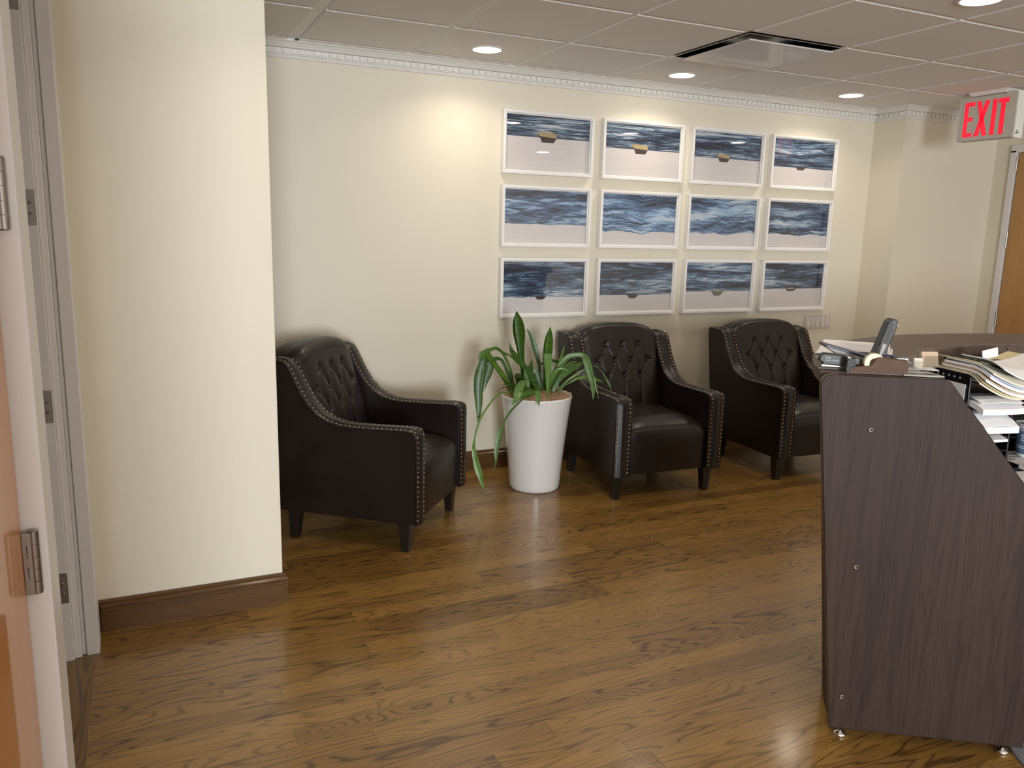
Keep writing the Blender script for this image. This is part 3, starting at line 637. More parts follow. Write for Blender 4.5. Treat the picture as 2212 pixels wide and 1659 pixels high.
LEAVES=[([[1.9389, -0.44, 0.5851, 0.0226], [1.9442, -0.4367, 0.676, 0.0282], [1.9332, -0.4333, 0.752, 0.0337], [1.9244, -0.43, 0.8274, 0.0485], [1.9177, -0.4267, 0.9022, 0.0688], [1.9093, -0.4233, 0.9655, 0.0556], [1.8991, -0.42, 1.021, 0.0022]], 0, 0), ([[2.0962, -0.39, 0.5661, 0.0193], [2.0836, -0.38, 0.6396, 0.0193], [2.071, -0.37, 0.7166, 0.0231], [2.0498, -0.36, 0.7975, 0.0306], [2.029, -0.35, 0.8702, 0.0267], [2.0008, -0.34, 0.9101, 0.0019]], 0, 0), ([[2.1071, -0.42, 0.5553, 0.0346], [2.099, -0.424, 0.6657, 0.042], [2.0984, -0.428, 0.7437, 0.0495], [2.1, -0.432, 0.821, 0.0531], [2.1024, -0.436, 0.8748, 0.0416], [2.1025, -0.44, 0.9304, 0.0019]], 0, 1), ([[2.0712, -0.47, 0.778, 0.0451], [2.0588, -0.504, 0.7866, 0.0522], [2.0402, -0.538, 0.7444, 0.0481], [2.0256, -0.572, 0.6945, 0.035], [2.0083, -0.606, 0.6268, 0.0165], [1.9916, -0.64, 0.5451, 0.0015]], 0, 3), ([[2.0063, -0.49, 0.5903, 0.0338], [1.9657, -0.492, 0.6539, 0.041], [1.9131, -0.494, 0.7248, 0.0333], [1.87, -0.496, 0.7756, 0.0294], [1.8398, -0.498, 0.8105, 0.0256], [1.8235, -0.5, 0.8629, 0.0018]], 0, 0), ([[2.0256, -0.47, 0.5661, 0.0227], [1.9859, -0.4778, 0.6351, 0.03], [1.9425, -0.4856, 0.7032, 0.0186], [1.8802, -0.4933, 0.7449, 0.0129], [1.8269, -0.5011, 0.7875, 0.0109], [1.7829, -0.5089, 0.8052, 0.0138], [1.7432, -0.5167, 0.8317, 0.0159], [1.7085, -0.5244, 0.8305, 0.0179], [1.6512, -0.5322, 0.8051, 0.0303], [1.6389, -0.54, 0.7708, 0.0213]], 0, 1), ([[1.8503, -0.46, 0.6094, 0.0223], [1.8012, -0.475, 0.675, 0.0276], [1.741, -0.49, 0.7436, 0.0291], [1.6901, -0.505, 0.7958, 0.0396], [1.6602, -0.52, 0.8066, 0.0214]], 0, 2), ([[1.6602, -0.52, 0.8084, 0.0179], [1.6563, -0.5267, 0.7607, 0.0393], [1.6373, -0.5333, 0.6902, 0.0572], [1.628, -0.54, 0.6192, 0.0501], [1.6284, -0.5467, 0.5473, 0.0394], [1.6265, -0.5533, 0.4938, 0.0251], [1.6213, -0.56, 0.4109, 0.0029]], 0, 0), ([[1.7189, -0.44, 0.7442, 0.0147], [1.7329, -0.445, 0.7331, 0.044], [1.7197, -0.45, 0.69, 0.0477], [1.7025, -0.455, 0.6434, 0.033], [1.6895, -0.46, 0.5854, 0.0073]], 0, 0), ([[1.8651, -0.42, 0.5896, 0.0188], [1.8342, -0.4125, 0.6473, 0.0224], [1.791, -0.405, 0.7164, 0.0223], [1.7608, -0.3975, 0.7693, 0.0167], [1.7307, -0.39, 0.8237, 0.0015]], 0, 1), ([[1.8988, -0.41, 0.5896, 0.0151], [1.8858, -0.4075, 0.655, 0.0169], [1.8689, -0.405, 0.7126, 0.0131], [1.8484, -0.4025, 0.7549, 0.0168], [1.8283, -0.4, 0.7893, 0.0149]], 0, 1), ([[1.8996, -0.39, 0.5935, 0.0189], [1.874, -0.388, 0.6561, 0.0189], [1.8486, -0.386, 0.7182, 0.0169], [1.8241, -0.384, 0.7494, 0.0168], [1.7882, -0.382, 0.7507, 0.0224], [1.7408, -0.38, 0.73, 0.0223]], 0, 0), ([[1.8846, -0.49, 0.6392, 0.0222], [1.8802, -0.5067, 0.6612, 0.0368], [1.8596, -0.5233, 0.6839, 0.0329], [1.8474, -0.54, 0.6929, 0.0036]], 0, 0), ([[1.8894, -0.49, 0.6163, 0.0111], [1.8291, -0.505, 0.6264, 0.011], [1.774, -0.52, 0.6324, 0.0015]], 0, 0), ([[1.8134, -0.54, 0.6115, 0.0055], [1.7618, -0.565, 0.6267, 0.0065], [1.7118, -0.59, 0.6052, 0.0014]], 0, 4), ([[2.0322, -0.38, 0.5681, 0.0269], [2.0164, -0.3733, 0.6304, 0.0268], [2.0224, -0.3667, 0.6795, 0.0307], [2.0325, -0.36, 0.7363, 0.0019]], 0, 0), ([[2.0489, -0.44, 0.5783, 0.0304], [2.0419, -0.4333, 0.6317, 0.0342], [2.027, -0.4267, 0.6699, 0.0303], [2.0087, -0.42, 0.6852, 0.0038]], 0, 0), ([[2.0335, -0.42, 0.7032, 0.0015], [2.0807, -0.41, 0.7186, 0.0153], [2.1285, -0.4, 0.7303, 0.0154], [2.1688, -0.39, 0.723, 0.0154], [2.2054, -0.38, 0.7079, 0.0078]], 0, 0), ([[2.1392, -0.4, 0.5574, 0.031], [2.1792, -0.385, 0.6352, 0.0311], [2.2063, -0.37, 0.7102, 0.0214], [2.2302, -0.355, 0.7582, 0.0176], [2.2543, -0.34, 0.8024, 0.0016]], 0, 2), ([[2.09, -0.46, 0.5757, 0.0228], [2.1119, -0.478, 0.6549, 0.0303], [2.1386, -0.496, 0.7141, 0.034], [2.1782, -0.514, 0.7647, 0.0301], [2.2235, -0.532, 0.7787, 0.0264], [2.2609, -0.55, 0.776, 0.0301], [2.2736, -0.568, 0.7458, 0.0414], [2.283, -0.586, 0.691, 0.0414], [2.2923, -0.604, 0.6401, 0.0338], [2.2906, -0.622, 0.59, 0.0225], [2.2824, -0.64, 0.5405, 0.0045]], 0, 3), ([[2.1245, -0.42, 0.5543, 0.0231], [2.1621, -0.41, 0.6209, 0.0347], [2.2096, -0.4, 0.6637, 0.0349], [2.2667, -0.39, 0.6987, 0.0273], [2.3163, -0.38, 0.7146, 0.002]], 0, 1), ([[2.1206, -0.46, 0.5621, 0.0229], [2.1652, -0.46, 0.6373, 0.0344], [2.2288, -0.46, 0.6806, 0.0345], [2.2805, -0.46, 0.7053, 0.027], [2.3152, -0.46, 0.7192, 0.0039]], 0, 1), ([[2.069, -0.52, 0.6455, 0.0112], [2.1022, -0.5333, 0.6992, 0.0112], [2.1329, -0.5467, 0.7074, 0.0112], [2.1644, -0.56, 0.6928, 0.003]], 0, 2), ([[2.1199, -0.54, 0.5889, 0.0075], [2.1577, -0.5533, 0.6349, 0.0112], [2.2086, -0.5667, 0.6726, 0.0131], [2.2598, -0.58, 0.7065, 0.0053]], 0, 2), ([[2.1435, -0.52, 0.5875, 0.0057], [2.1937, -0.528, 0.6207, 0.0076], [2.2315, -0.536, 0.643, 0.0151], [2.292, -0.544, 0.6488, 0.0171], [2.3452, -0.552, 0.6356, 0.0191], [2.3947, -0.56, 0.6148, 0.0015]], 0, 2), ([[2.2826, -0.64, 0.6698, 0.0037], [2.29, -0.65, 0.6181, 0.0082], [2.3049, -0.66, 0.5468, 0.0015]], 0, 2), ([[2.2835, -0.59, 0.7221, 0.0015], [2.3145, -0.604, 0.7191, 0.0023], [2.3468, -0.618, 0.6892, 0.003], [2.3665, -0.632, 0.6524, 0.0083], [2.3818, -0.646, 0.6157, 0.0098], [2.3856, -0.66, 0.5875, 0.0019]], 0, 2), ([[1.8338, -0.64, 0.629, 0.0179], [1.8063, -0.6733, 0.6225, 0.046], [1.7796, -0.7067, 0.5947, 0.0386], [1.7339, -0.74, 0.5653, 0.0014]], 0, 3), ([[1.8783, -0.62, 0.6628, 0.0029], [1.8359, -0.6425, 0.6511, 0.0428], [1.8024, -0.665, 0.6211, 0.0461], [1.7808, -0.6875, 0.5944, 0.0176], [1.763, -0.71, 0.5749, 0.0014]], 0, 3), ([[1.9104, -0.64, 0.6059, 0.0216], [1.8572, -0.6667, 0.6071, 0.0392], [1.8052, -0.6933, 0.6011, 0.0247], [1.7621, -0.72, 0.577, 0.0028]], 0, 1), ([[1.9144, -0.64, 0.6057, 0.0072], [1.9223, -0.6567, 0.601, 0.0324], [1.9209, -0.6733, 0.5714, 0.0251], [1.9198, -0.69, 0.5345, 0.0014]], 0, 3), ([[2.1784, -0.4, 0.5629, 0.0233], [2.1586, -0.3933, 0.5984, 0.0349], [2.1346, -0.3867, 0.634, 0.0271], [2.1494, -0.38, 0.6831, 0.0015]], 0, 0), ([[1.9193, -0.54, 0.5937, 0.0258], [1.9139, -0.54, 0.639, 0.0294], [1.9046, -0.54, 0.6769, 0.022], [1.8995, -0.54, 0.7106, 0.0029]], 0, 1), ([[1.8236, -0.56, 0.598, 0.0098], [1.7788, -0.5727, 0.5981, 0.0086], [1.7303, -0.5855, 0.5988, 0.0101], [1.675, -0.5982, 0.5536, 0.01], [1.6206, -0.6109, 0.4893, 0.0107], [1.5874, -0.6236, 0.424, 0.0096], [1.5706, -0.6364, 0.3733, 0.0084], [1.5617, -0.6491, 0.3458, 0.0152], [1.5591, -0.6618, 0.31, 0.0228], [1.5736, -0.6745, 0.2331, 0.0362], [1.5879, -0.6873, 0.1757, 0.0267], [1.6068, -0.7, 0.0956, 0.0023]], 0, 2), ([[1.8541, -0.66, 0.5895, 0.0077], [1.811, -0.6711, 0.5631, 0.01], [1.7642, -0.6822, 0.5294, 0.0115], [1.7264, -0.6933, 0.4915, 0.0114], [1.7013, -0.7044, 0.4569, 0.0122], [1.6787, -0.7156, 0.4107, 0.0284], [1.6589, -0.7267, 0.3331, 0.0246], [1.651, -0.7378, 0.282, 0.0113], [1.6446, -0.7489, 0.2543, 0.0053], [1.6237, -0.76, 0.2342, 0.0015]], 0, 1)]

view = Vector((.455,.89,-.12)).normalized()
for i, (pts, tw, tone) in enumerate(LEAVES):
    P = [Vector(p) for p in pts]
    if P[0].z > .50 and i not in (3,7,8,13,14,17,25,26,27,28,29,30,33,34): P = [Vector((2.03+(P[0].x-2.03)*.8, -.44+(P[0].y+.44)*.8, .49, P[0].w*.8))]+P
    Q = catmull([Vector((p.x,p.y,p.z,p.w)) for p in P], 6)
    rnd = random.Random(i); tilt = rnd.uniform(-.45,.45)
    q = MB(); rows_ = []
    prev = None
    for k, p in enumerate(Q):
        a = Q[max(k-1,0)]; b = Q[min(k+1,len(Q)-1)]; t = Vector((b.x-a.x,b.y-a.y,b.z-a.z)).normalized()
        vw = (view+Vector((.6*tilt,-.3*tilt,.2*tilt))).normalized()
        sd = t.cross(vw)
        if sd.length < .15: sd = prev or Vector((1,0,0))
        sd.normalize()
        if prev is not None and sd.dot(prev) < 0: sd = -sd
        prev = sd; nm = sd.cross(t).normalized(); w = max(.0008, abs(p.w))/2; c = Vector((p.x,p.y,p.z)); th = min(.0016, w*.25)
        rows_.append([c-sd*w-nm*w*.30, c-sd*w*.5-nm*w*.06, c+nm*th*.2, c+sd*w*.5-nm*w*.06, c+sd*w-nm*w*.30, c+sd*w*.5-nm*w*.06+nm*th*-1, c-nm*th, c-sd*w*.5-nm*w*.06-nm*th, c-sd*w-nm*w*.30])
    q.grid(rows_)
    q.add(rows_[0], [tuple(range(8))]); q.add(rows_[-1], [tuple(range(8))])
    lf = q.obj('leaf', M['leaf%d' % tone], PP, smooth=True)
    lf.location = (-2.03, .44, 0)

# ---------------------------------------------------------------- reception desk: local x runs along the end panel, local y away from the camera
DA = math.radians(-33.541); DO = Vector((1.79,-2.888,0))
def dl(x, y, z=0): return (DO.x+x*math.cos(DA)-y*math.sin(DA), DO.y+x*math.sin(DA)+y*math.cos(DA), z)
RD = thing('reception_desk', 'curved dark brown reception desk with raised counter and slanted end panel', 'desk', tuple(DO), DA)
def arcpts(c, r, a0, a1, n): return [(c[0]+r*math.cos(a0+(a1-a0)*k/n), c[1]+r*math.sin(a0+(a1-a0)*k/n)) for k in range(n+1)]
pl = [(0,.030)]+[(-.115,1.040)]
pl += [(-.088+.028*math.cos(a), 1.059+.028*math.sin(a)) for a in [PI*(1.0-.08*k) for k in range(7)]]
pl += [(.195+.032*math.cos(a), 1.055+.032*math.sin(a)) for a in [PI/2-.095*k*2 for k in range(5)]]
pl += [(.4315,.813),(.470,.772),(.520,.725),(.530,.700),(.530,.030)]
q = MB(); q.prism(pl, 1, 0, .026); ep = q.obj('end_panel', M['lam'], RD, bevel=.0012)
# edge banding strip around the rim of the end panel
q = MB()
def off(pts, d):
    out = []
    for i in range(len(pts)):
        a = Vector(pts[i-1]); b = Vector(pts[i]); c = Vector(pts[(i+1)%len(pts)]); t = ((b-a).normalized()+(c-b).normalized()).normalized(); out.append((b.x-t.y*d, b.y+t.x*d))
    return out
po = off(pl, .0006)
for i in range(len(pl)):
    j = (i+1)%len(pl); a, b = po[i], po[j]; q.add([(a[0],-.0002,a[1]),(b[0],-.0002,b[1]),(b[0],.0262,b[1]),(a[0],.0262,a[1])], [(0,1,2,3)])
q.obj('edge_band', M['edge'], RD)
for z in (.132,.538,.939):
    q = MB(); q.lathe([(.0075,0),(.0072,.0022),(.0055,.0032),(.0034,.0030),(.0030,.0012),(.0001,.0010)], (.0245,-.0002,z), 20, 0, Matrix.Rotation(PI/2, 4, 'X')); q.obj('screw', M['bronze'], ep, smooth=True)
OC = (1.116, .0176)
def ang(a): return a
def annulus(mb, r0f, r1f, z0, z1, a0, a1, n=72, mi=0):
    vs = []
    for k in range(n+1):
        a = a0+(a1-a0)*k/n; ca, sa = math.cos(a), math.sin(a); r0_ = r0f(a) if callable(r0f) else r0f; r1_ = r1f(a) if callable(r1f) else r1f
        for r, z in ((r0_,z0),(r1_,z0),(r1_,z1),(r0_,z1)): vs.append((OC[0]+r*ca, OC[1]+r*sa, z))
    fs = []
    for k in range(n):
        b = k*4; c = b+4
        for e in range(4): fs.append((b+e, b+(e+1)%4, c+(e+1)%4, c+e))
    fs += [(0,1,2,3), (n*4,n*4+3,n*4+2,n*4+1)]
    mb.add(vs, fs, mi)
A0 = PI-.0243     # just behind the end panel
AJ = math.radians(114.5); AE = math.radians(10)
ro = lambda a: 1.228+.028*min(1,max(0,(math.radians(170)-a)/math.radians(45)))
for a0, a1 in ((A0, AJ+.0018), (AJ-.0018, AE)):
    q = MB(); annulus(q, .945, ro, 1.057, 1.0895, a0, a1); q.obj('transaction_counter', M['lamtop'], RD, bevel=.0025)
q = MB()
n = 72; vs = []
for k in range(n+1):
    a = A0+(AE-A0)*k/n; ca, sa = math.cos(a), math.sin(a)
    for r, z in ((1.108,.03),(1.202,1.057),(1.182,1.057),(1.088,.03)): vs.append((OC[0]+r*ca, OC[1]+r*sa, z))
fs = [(k*4+e, k*4+(e+1)%4, k*4+4+(e+1)%4, k*4+4+e) for k in range(n) for e in range(4)]+[(0,1,2,3),(n*4,n*4+3,n*4+2,n*4+1)]
q.add(vs, fs); q.obj('front_fascia', M['lam'], RD)
q = MB(); annulus(q, 1.062, 1.078, .745, 1.057, A0, AE); q.obj('inner_riser', M['lam'], RD)
q = MB(); annulus(q, .62, 1.086, .717, .745, A0, AE); q.obj('work_surface', M['lamtop'], RD)
for x, y in ((.035,.016),(.485,.016)):
    q = MB(); q.lathe([(.0001,0),(.017,0),(.019,.004),(.016,.010),(.006,.013),(.005,.031)], (x, y, 0), 24); q.obj('levelling_foot', M['chrome'], RD, smooth=True)
for a in (150,120,95,70,45,20):
    a = math.radians(a)
    for r in (1.09,.72):
        q = MB(); q.cyl((OC[0]+r*math.cos(a),OC[1]+r*math.sin(a),0),(OC[0]+r*math.cos(a),OC[1]+r*math.sin(a),.03 if r > 1 else .717),.016 if r > 1 else .02,14); q.obj('levelling_foot' if r > 1 else 'leg', M['black'], RD)
cw = dl(OC[0],OC[1])
q = MB(); q.lathe([(.0001,.006),(.600,.006),(.602,.003),(.602,0),(.0001,0)], n=96); mt = q.obj('floor_mat', M['mat'], None, loc=(cw[0],cw[1],0)); tag(mt, 'round grey floor mat inside the curve of the reception desk', 'mat')

CT = 1.0895
# tape dispenser
TD = thing('tape_dispenser', 'brown tape dispenser with black nose standing on the counter end', 'tape dispenser', dl(-.045,.030,CT), DA+math.radians(-1))
side = [(.0,.0),(.158,.0),(.158,.032),(.154,.038),(.085,.047),(.074,.044),(.064,.026),(.058,.0215),(.004,.0165),(.0,.0155)]
for y in (0,.030):
    q = MB(); q.prism(side, 1, y, y+.005); q.obj('side_wall', M['walnut'], TD, bevel=.001)
q = MB(); q.box((.001,.005,.001),(.157,.030,.014)); q.box((.095,.005,.001),(.156,.030,.040)); q.obj('body', M['blacksoft'], TD)
q = MB(); q.box((-.001,-.002,-.0),(.160,.037,.0022)); q.obj('base', M['edge'], TD)
q = MB(); q.prism([(-.004,.003),(.006,.001),(.010,.015),(.022,.017),(.018,.040),(.003,.041),(-.003,.036)], 1, -.001, .036); q.obj('nose', M['blacksoft'], TD, bevel=.002)
q = MB(); q.box((.0,.001,.0405),(.006,.034,.0425)); q.obj('cutter', M['chrome'], TD)
q = MB(); q.lathe([(.013,-.0095),(.013,.0095),(.027,.0095),(.027,-.0095),(.013,-.0095)], (.0715,.0175,.0285), 40, 0, Matrix.Rotation(PI/2,4,'X')); q.obj('tape_roll', M['tape'], TD, bevel=.001)
# stapler lying behind the tape dispenser
ST = thing('stapler', 'black stapler with small white lettering behind the tape dispenser', 'stapler', dl(-.115,.085,CT), DA+math.radians(-3))
q = MB(); q.box((0,-.014,0),(.120,.014,.007)); q.obj('base', M['edge'], ST, bevel=.002)
q = MB(); q.box((.012,-.009,.008),(.118,.009,.014)); q.obj('magazine', M['chrome'], ST)
q = MB(); q.prism([(.006,.022),(.012,.020),(.013,.014),(.060,.012),(.118,.008),(.118,.036),(.060,.043),(.016,.046),(.006,.042),(.003,.030)], 1, -.015, .015); hd = q.obj('handle', M['black'], ST, bevel=.004, seg=3)
def text(body, size, mat, parent, loc, rot, name='lettering', depth=.0003):
    cu = bpy.data.curves.new('txt', 'FONT'); cu.body = body; cu.size = size; cu.extrude = depth; cu.resolution_u = 3
    o = bpy.data.objects.new('txt', cu); COL.objects.link(o); dg = bpy.context.evaluated_depsgraph_get()
    me = bpy.data.meshes.new_from_object(o.evaluated_get(dg)); me.name = name; bpy.data.objects.remove(o)
    me.materials.clear(); r = link(name, me, mat, parent); r.location = loc; r.rotation_euler = rot; return r
text('one', .0085, M['paper'], hd, (.020,-.0153,.032), (PI/2,0,0)); text('ONE TOUCH', .0062, M['paper'], hd, (.020,-.0153,.0245), (PI/2,0,0))
# phone: wedge base and upright handset
PH_ = thing('desk_phone', 'dark wedge phone base with grey side on the counter', 'phone', dl(-.085,.165,CT), DA+math.radians(2))
q = MB(); q.prism([(.000,.0560),(.010,.0575),(.165,.0175),(.165,.0005),(.120,.0005),(.055,.0230),(.012,.0490)], 1, -.030, .040, 0); q.obj('body', M['grey'], PH_, bevel=.002)
q = MB(); q.prism([(-.003,.0600),(.006,.0625),(.168,.0215),(.168,.0145),(.010,.0550),(.000,.0560)], 1, -.034, .044); q.obj('keypad_shell', M['navy'], PH_, bevel=.0015)
q = MB(); q.prism([(.075,.0),(.135,.0),(.150,.006),(.090,.026)], 1, -.020, .030); q.obj('stand', M['black'], PH_)
HS = thing('cordless_handset', 'black cordless handset standing upright on the counter', 'phone handset', dl(.0755,.205,CT), DA+math.radians(4))
R = Matrix.Rotation(math.radians(15), 4, 'Y')
def tilt(pts, y0, y1, mb):
    n_ = len(pts); vs = [R@Vector((p[0],y0,p[1])) for p in pts]+[R@Vector((p[0],y1,p[1])) for p in pts]
    mb.add(vs, [tuple(range(n_))[::-1], tuple(range(n_,2*n_))]+[(i,(i+1)%n_,n_+(i+1)%n_,n_+i) for i in range(n_)])
q = MB(); tilt([(-.020,.0),(.020,.008),(.011,.060),(.013,.125),(.010,.139),(.003,.144),(-.008,.141),(-.015,.130),(-.017,.060)], -.022, .022, q); q.obj('body', M['black'], HS, bevel=.003)
q = MB(); tilt([(-.0160,.068),(.002,.068),(.003,.120),(-.005,.132),(-.0145,.127)], -.0235, -.0215, q); q.obj('back_cover', M['greyd'], HS)
q = MB(); tilt([(-.008,.010),(-.001,.010),(.002,.066),(-.009,.068)], -.0238, -.0215, q); q.obj('clip', M['grey'], HS)
q = MB(); tilt([(-.019,.012),(-.010,.014),(-.012,.058),(-.019,.056)], -.024, -.0215, q); q.obj('slot', M['dark'], HS)
q = MB(); q.box((-.026,-.028,0),(.026,.030,.012)); q.obj('charging_cradle', M['black'], HS, bevel=.003)
q = MB(); q.lathe([(.0001,.0),(.002,.0),(.0015,.001),(.0001,.0012)], R@Vector((.012,-.0222,.128)), 8, 0, Matrix.Rotation(PI/2,4,'X')); q.obj('indicator_light', M['paper'], HS)
# papers on the counter
def sheet_bm(mb, w, d, z0, th, curl=0, mi=0, n=14, fold=0):
    top = hgrid(n, 4, lambda u, v: (u*w, v*d, z0+th+curl*(abs(u-.45)*1.8)**3+fold*math.sin(PI*u)))
    bot = [[(p[0],p[1],p[2]-th) for p in r] for r in top]
    mb.grid(top, mi); mb.grid(bot, mi)
    for e in (0,-1): mb.grid([[top[e][k], bot[e][k]] for k in range(4)], mi); mb.grid([[r[e], s_[e]] for r, s_ in zip(top, bot)], mi)
PA = math.radians(-27)
def open_book(mb):
    pass
PB = thing('open_booklet', 'open white booklet with curling pages behind the phone', 'booklet', (2.035,-2.755,CT+.001), math.radians(39.6))
for k, (o_, w, c_) in enumerate(((0,.35,.0),(.005,.34,.003),(.008,.335,.012))):
    q = MB(); sheet_bm(q, w, .21, .0015*k, .0012, c_); s_ = q.obj('page', M['paper'], PB, smooth=False); s_.location = (o_, .003*k, .001*k)
q = MB(); lines = []
for i in range(26):
    if i == 9: continue
    x = .03+i*.0112; z = .0078+.012*(abs(x/.335-.45)*1.8)**3
    q.add([(x,.03+.01*(i%3),z),(x+.004,.03+.01*(i%3),z),(x+.004,.17-.012*(i%4),z),(x,.17-.012*(i%4),z)], [(0,1,2,3)])
q.obj('printed_lines', simple('printed_grey_text', (.62,.60,.66), .8), s_)
q = MB(); q.box((0,0,0),(.36,.215,.0018)); cv = q.obj('cover', M['paper'], PB); cv.location = (-.006,-.004,-.0008)
PN = thing('pen', 'navy pen with clear tip lying on the white booklet', 'pen', dl(.105,.275,CT+.020), DA+math.radians(-12))
q = MB(); q.cyl((-.09,0,0),(0,0,0),.0062,14); q.obj('barrel', M['navy'], PN, smooth=False)
q = MB(); q.cyl((0,0,0),(.020,0,0),.0058,14,0,.0012); q.obj('tip', M['chrome'], PN)
# note pad with dark stripe
NP = thing('desk_pad', 'flat grey tray with dark slot on the counter end', 'tray', dl(.100,.020,CT), DA)
q = MB(); q.add([(0,-.0,0),(.105,-.0,0),(.088,.075,0),(0,.075,0),(0,-.0,.004),(.105,-.0,.004),(.088,.075,.004),(0,.075,.004)], [(0,3,2,1),(4,5,6,7),(0,1,5,4),(1,2,6,5),(2,3,7,6),(3,0,4,7)]); q.obj('base', M['grey'], NP, bevel=.001)
q = MB(); q.add([(.005,.012,.0045),(.092,.012,.0045),(.086,.036,.0045),(.005,.036,.0045)], [(0,1,2,3)]); q.obj('slot', M['navy'], NP)
# clear holders with cards
def holder(lab, loc, rz, w, h_, cards, group):
    t = thing('card_holder', lab, 'card holder', loc, rz, group)
    q = MB(); q.box((0,0,0),(w,.050,.003)); q.obj('base', M['acryl'], t)
    q = MB(); q.box((0,0,.003),(w,.002,h_*.55)); q.obj('front_panel', M['acryl'], t)
    Rt = Matrix.Rotation(math.radians(-16),4,'X')
    q = MB(); q.box((0,.030,.003),(w,.032,h_), 0, Rt); q.obj('back_panel', M['acryl'], t)
    q = MB()
    q.box((.004,.012,.004),(w-.004,.026,h_*.8), 0, Rt); q.obj('cards', M[cards], t)
    return t
holder('clear card holder with white cards at the inner edge of counter', dl(.120,.150,CT), DA, .040, .040, 'paper', 'clear card holders on the counter')
holder('clear card holder with cream cards right of the coiled cable', dl(.168,.148,CT), DA, .030, .044, 'paper2', 'clear card holders on the counter')
holder('clear sign holder leaning over the folders at the counter edge', dl(.210,.195,CT), DA+.3, .060, .060, 'tan', 'clear card holders on the counter')
q = MB(); q.box((0,0,0),(.115,.060,.0012)); o = q.obj('note_card', M['paper'], None, loc=dl(.118,.142,CT+.0), rz=DA); tag(o, 'white card lying under the clear card holders', 'card'); o.location.z = CT-.0002
CB = MB(); cpts = [(.110+.028*math.cos(a)*1.2, .20+.018*math.sin(a), CT+.018+.012*math.sin(a*.5)) for a in [.4+.33*k for k in range(14)]]
CB.tube([Vector(dl(*p)) for p in cpts], .0052, 10); o = CB.obj('coiled_cable', M['navy'], None, smooth=True); tag(o, 'thick dark coiled cable loop on the counter by the card holders', 'cable')

# ---------------------------------------------------------------- behind the counter: black organizer with papers
UA = math.atan2(-.22, .975)
OG = thing('desk_organizer', 'black letter organizer full of papers behind the desk end panel', 'organizer', (2.335,-2.806,.745), UA)
HZ = .305; WX = .182; DP = .27
q = MB(); q.prism([(0,0),(DP,0),(DP,HZ),(.012,HZ),(.003,HZ-.004),(0,HZ-.012)], 0, 0, .007); sp_ = q.obj('side_panel', M['black'], OG, bevel=.003)
for k in range(7):
    s = MB(); s.box((-.0008,.040+k*.024,HZ-.022),(.0002,.046+k*.024,HZ-.016)); s.obj('vent_hole', M['grey'], sp_)
for x in (WX-.008,):
    q = MB(); q.box((x,.004,0),(x+.007,DP,.240)); q.obj('divider', M['black'], OG, bevel=.002)
q = MB(); q.box((.007,DP-.006,0),(WX,DP,.242)); q.obj('back_panel', M['black'], OG)
for z in (0.0,.050,.095,.145,.198,.238): 
    q = MB(); q.box((.007,.006,z),(WX-.007,DP-.006,z+.004)); q.obj('shelf', M['black'], OG)
q = MB(); q.box((-.0030,.014,.03),(-.0012,.245,HZ-.036)); o = q.obj('notice_sheet', M['paper'], None, loc=(2.335,-2.806,.745), rz=UA); tag(o, 'white sheet stuck upright on the left side of the black organizer', 'paper')
def og(x, y, z): return (2.335+x*math.cos(UA)-y*math.sin(UA), -2.806+x*math.sin(UA)+y*math.cos(UA), .745+z)
def bundle(name, lab, cat, mat, x, y, z, w, d, th, rz=0, sag=0, droop=0, group=None, lift=0):
    v0 = max(.05, -y/d)
    n1, n2 = 14, 10
    def f(u, v): return (u*w, v*d, -sag*math.sin(PI*min(1,max(0,u)))*(1-.35*v) - droop*max(0,(v0-v)/v0)**1.4 + lift*u)
    top = hgrid(n1, n2, f); bot = [[(p[0],p[1],p[2]-th) for p in r] for r in top]
    q = MB(); q.grid(top); q.grid(bot)
    for e in (0,-1): q.grid([[top[e][k], bot[e][k]] for k in range(n2)]); q.grid([[r[e], s_[e]] for r, s_ in zip(top, bot)])
    o = q.obj(name, M[mat] if isinstance(mat, str) else mat, None, smooth=False, loc=og(x,y,z), rz=UA+rz); tag(o, lab, cat, group)
    return o
g1 = 'paper bundles in the black organizer'
bundle('paper_bundle', 'white papers jutting out of the upper organizer shelf', 'papers', 'paper', .010,-.055,.222,.160,.25,.018, .02, .002,.018, g1)
bundle('paper_bundle', 'grey-shaded loose sheet on top of the upper shelf papers', 'papers', 'paper', .014,-.040,.231,.150,.20,.002, -.05, -.003,.012, g1)
bundle('paper_bundle', 'white papers jutting out of the middle organizer shelf', 'papers', 'paper', .010,-.055,.172,.140,.25,.020, -.01, .0,.026, g1)
bundle('paper_bundle', 'loose white sheet slipping over the middle shelf papers', 'papers', 'paper', .014,-.070,.182,.122,.25,.0016, .06, -.008,.034, g1)
bundle('paper_bundle', 'short white sheets on the lower organizer shelf', 'papers', 'paper', .012,-.045,.112,.120,.25,.008, .05, .0,.010, g1)
OG2 = thing('desk_organizer', 'second black letter organizer set back behind the coffee cup', 'organizer', og(.214,.150,0), UA)
for x in (0, .243):
    q = MB(); q.box((x,0,0),(x+.007,.24,.238)); q.obj('side_panel', M['black'], OG2, bevel=.002)
q = MB(); q.box((.007,.234,0),(.243,.24,.238)); q.obj('back_panel', M['black'], OG2)
for z in (0,.050,.095,.145,.198):
    q = MB(); q.box((.007,.003,z),(.243,.234,z+.004)); q.obj('shelf', M['black'], OG2)
bundle('paper_bundle', 'grey-green papers on the second organizer shelf behind the cup', 'papers', 'sage', .225,.145,.112,.225,.22,.010, 0, 0,.0, g1)
bundle('paper_bundle', 'pale blue papers on the upper shelf behind the cup', 'papers', 'bluef', .225,.135,.214,.225,.23,.010, 0, 0,.0, g1)
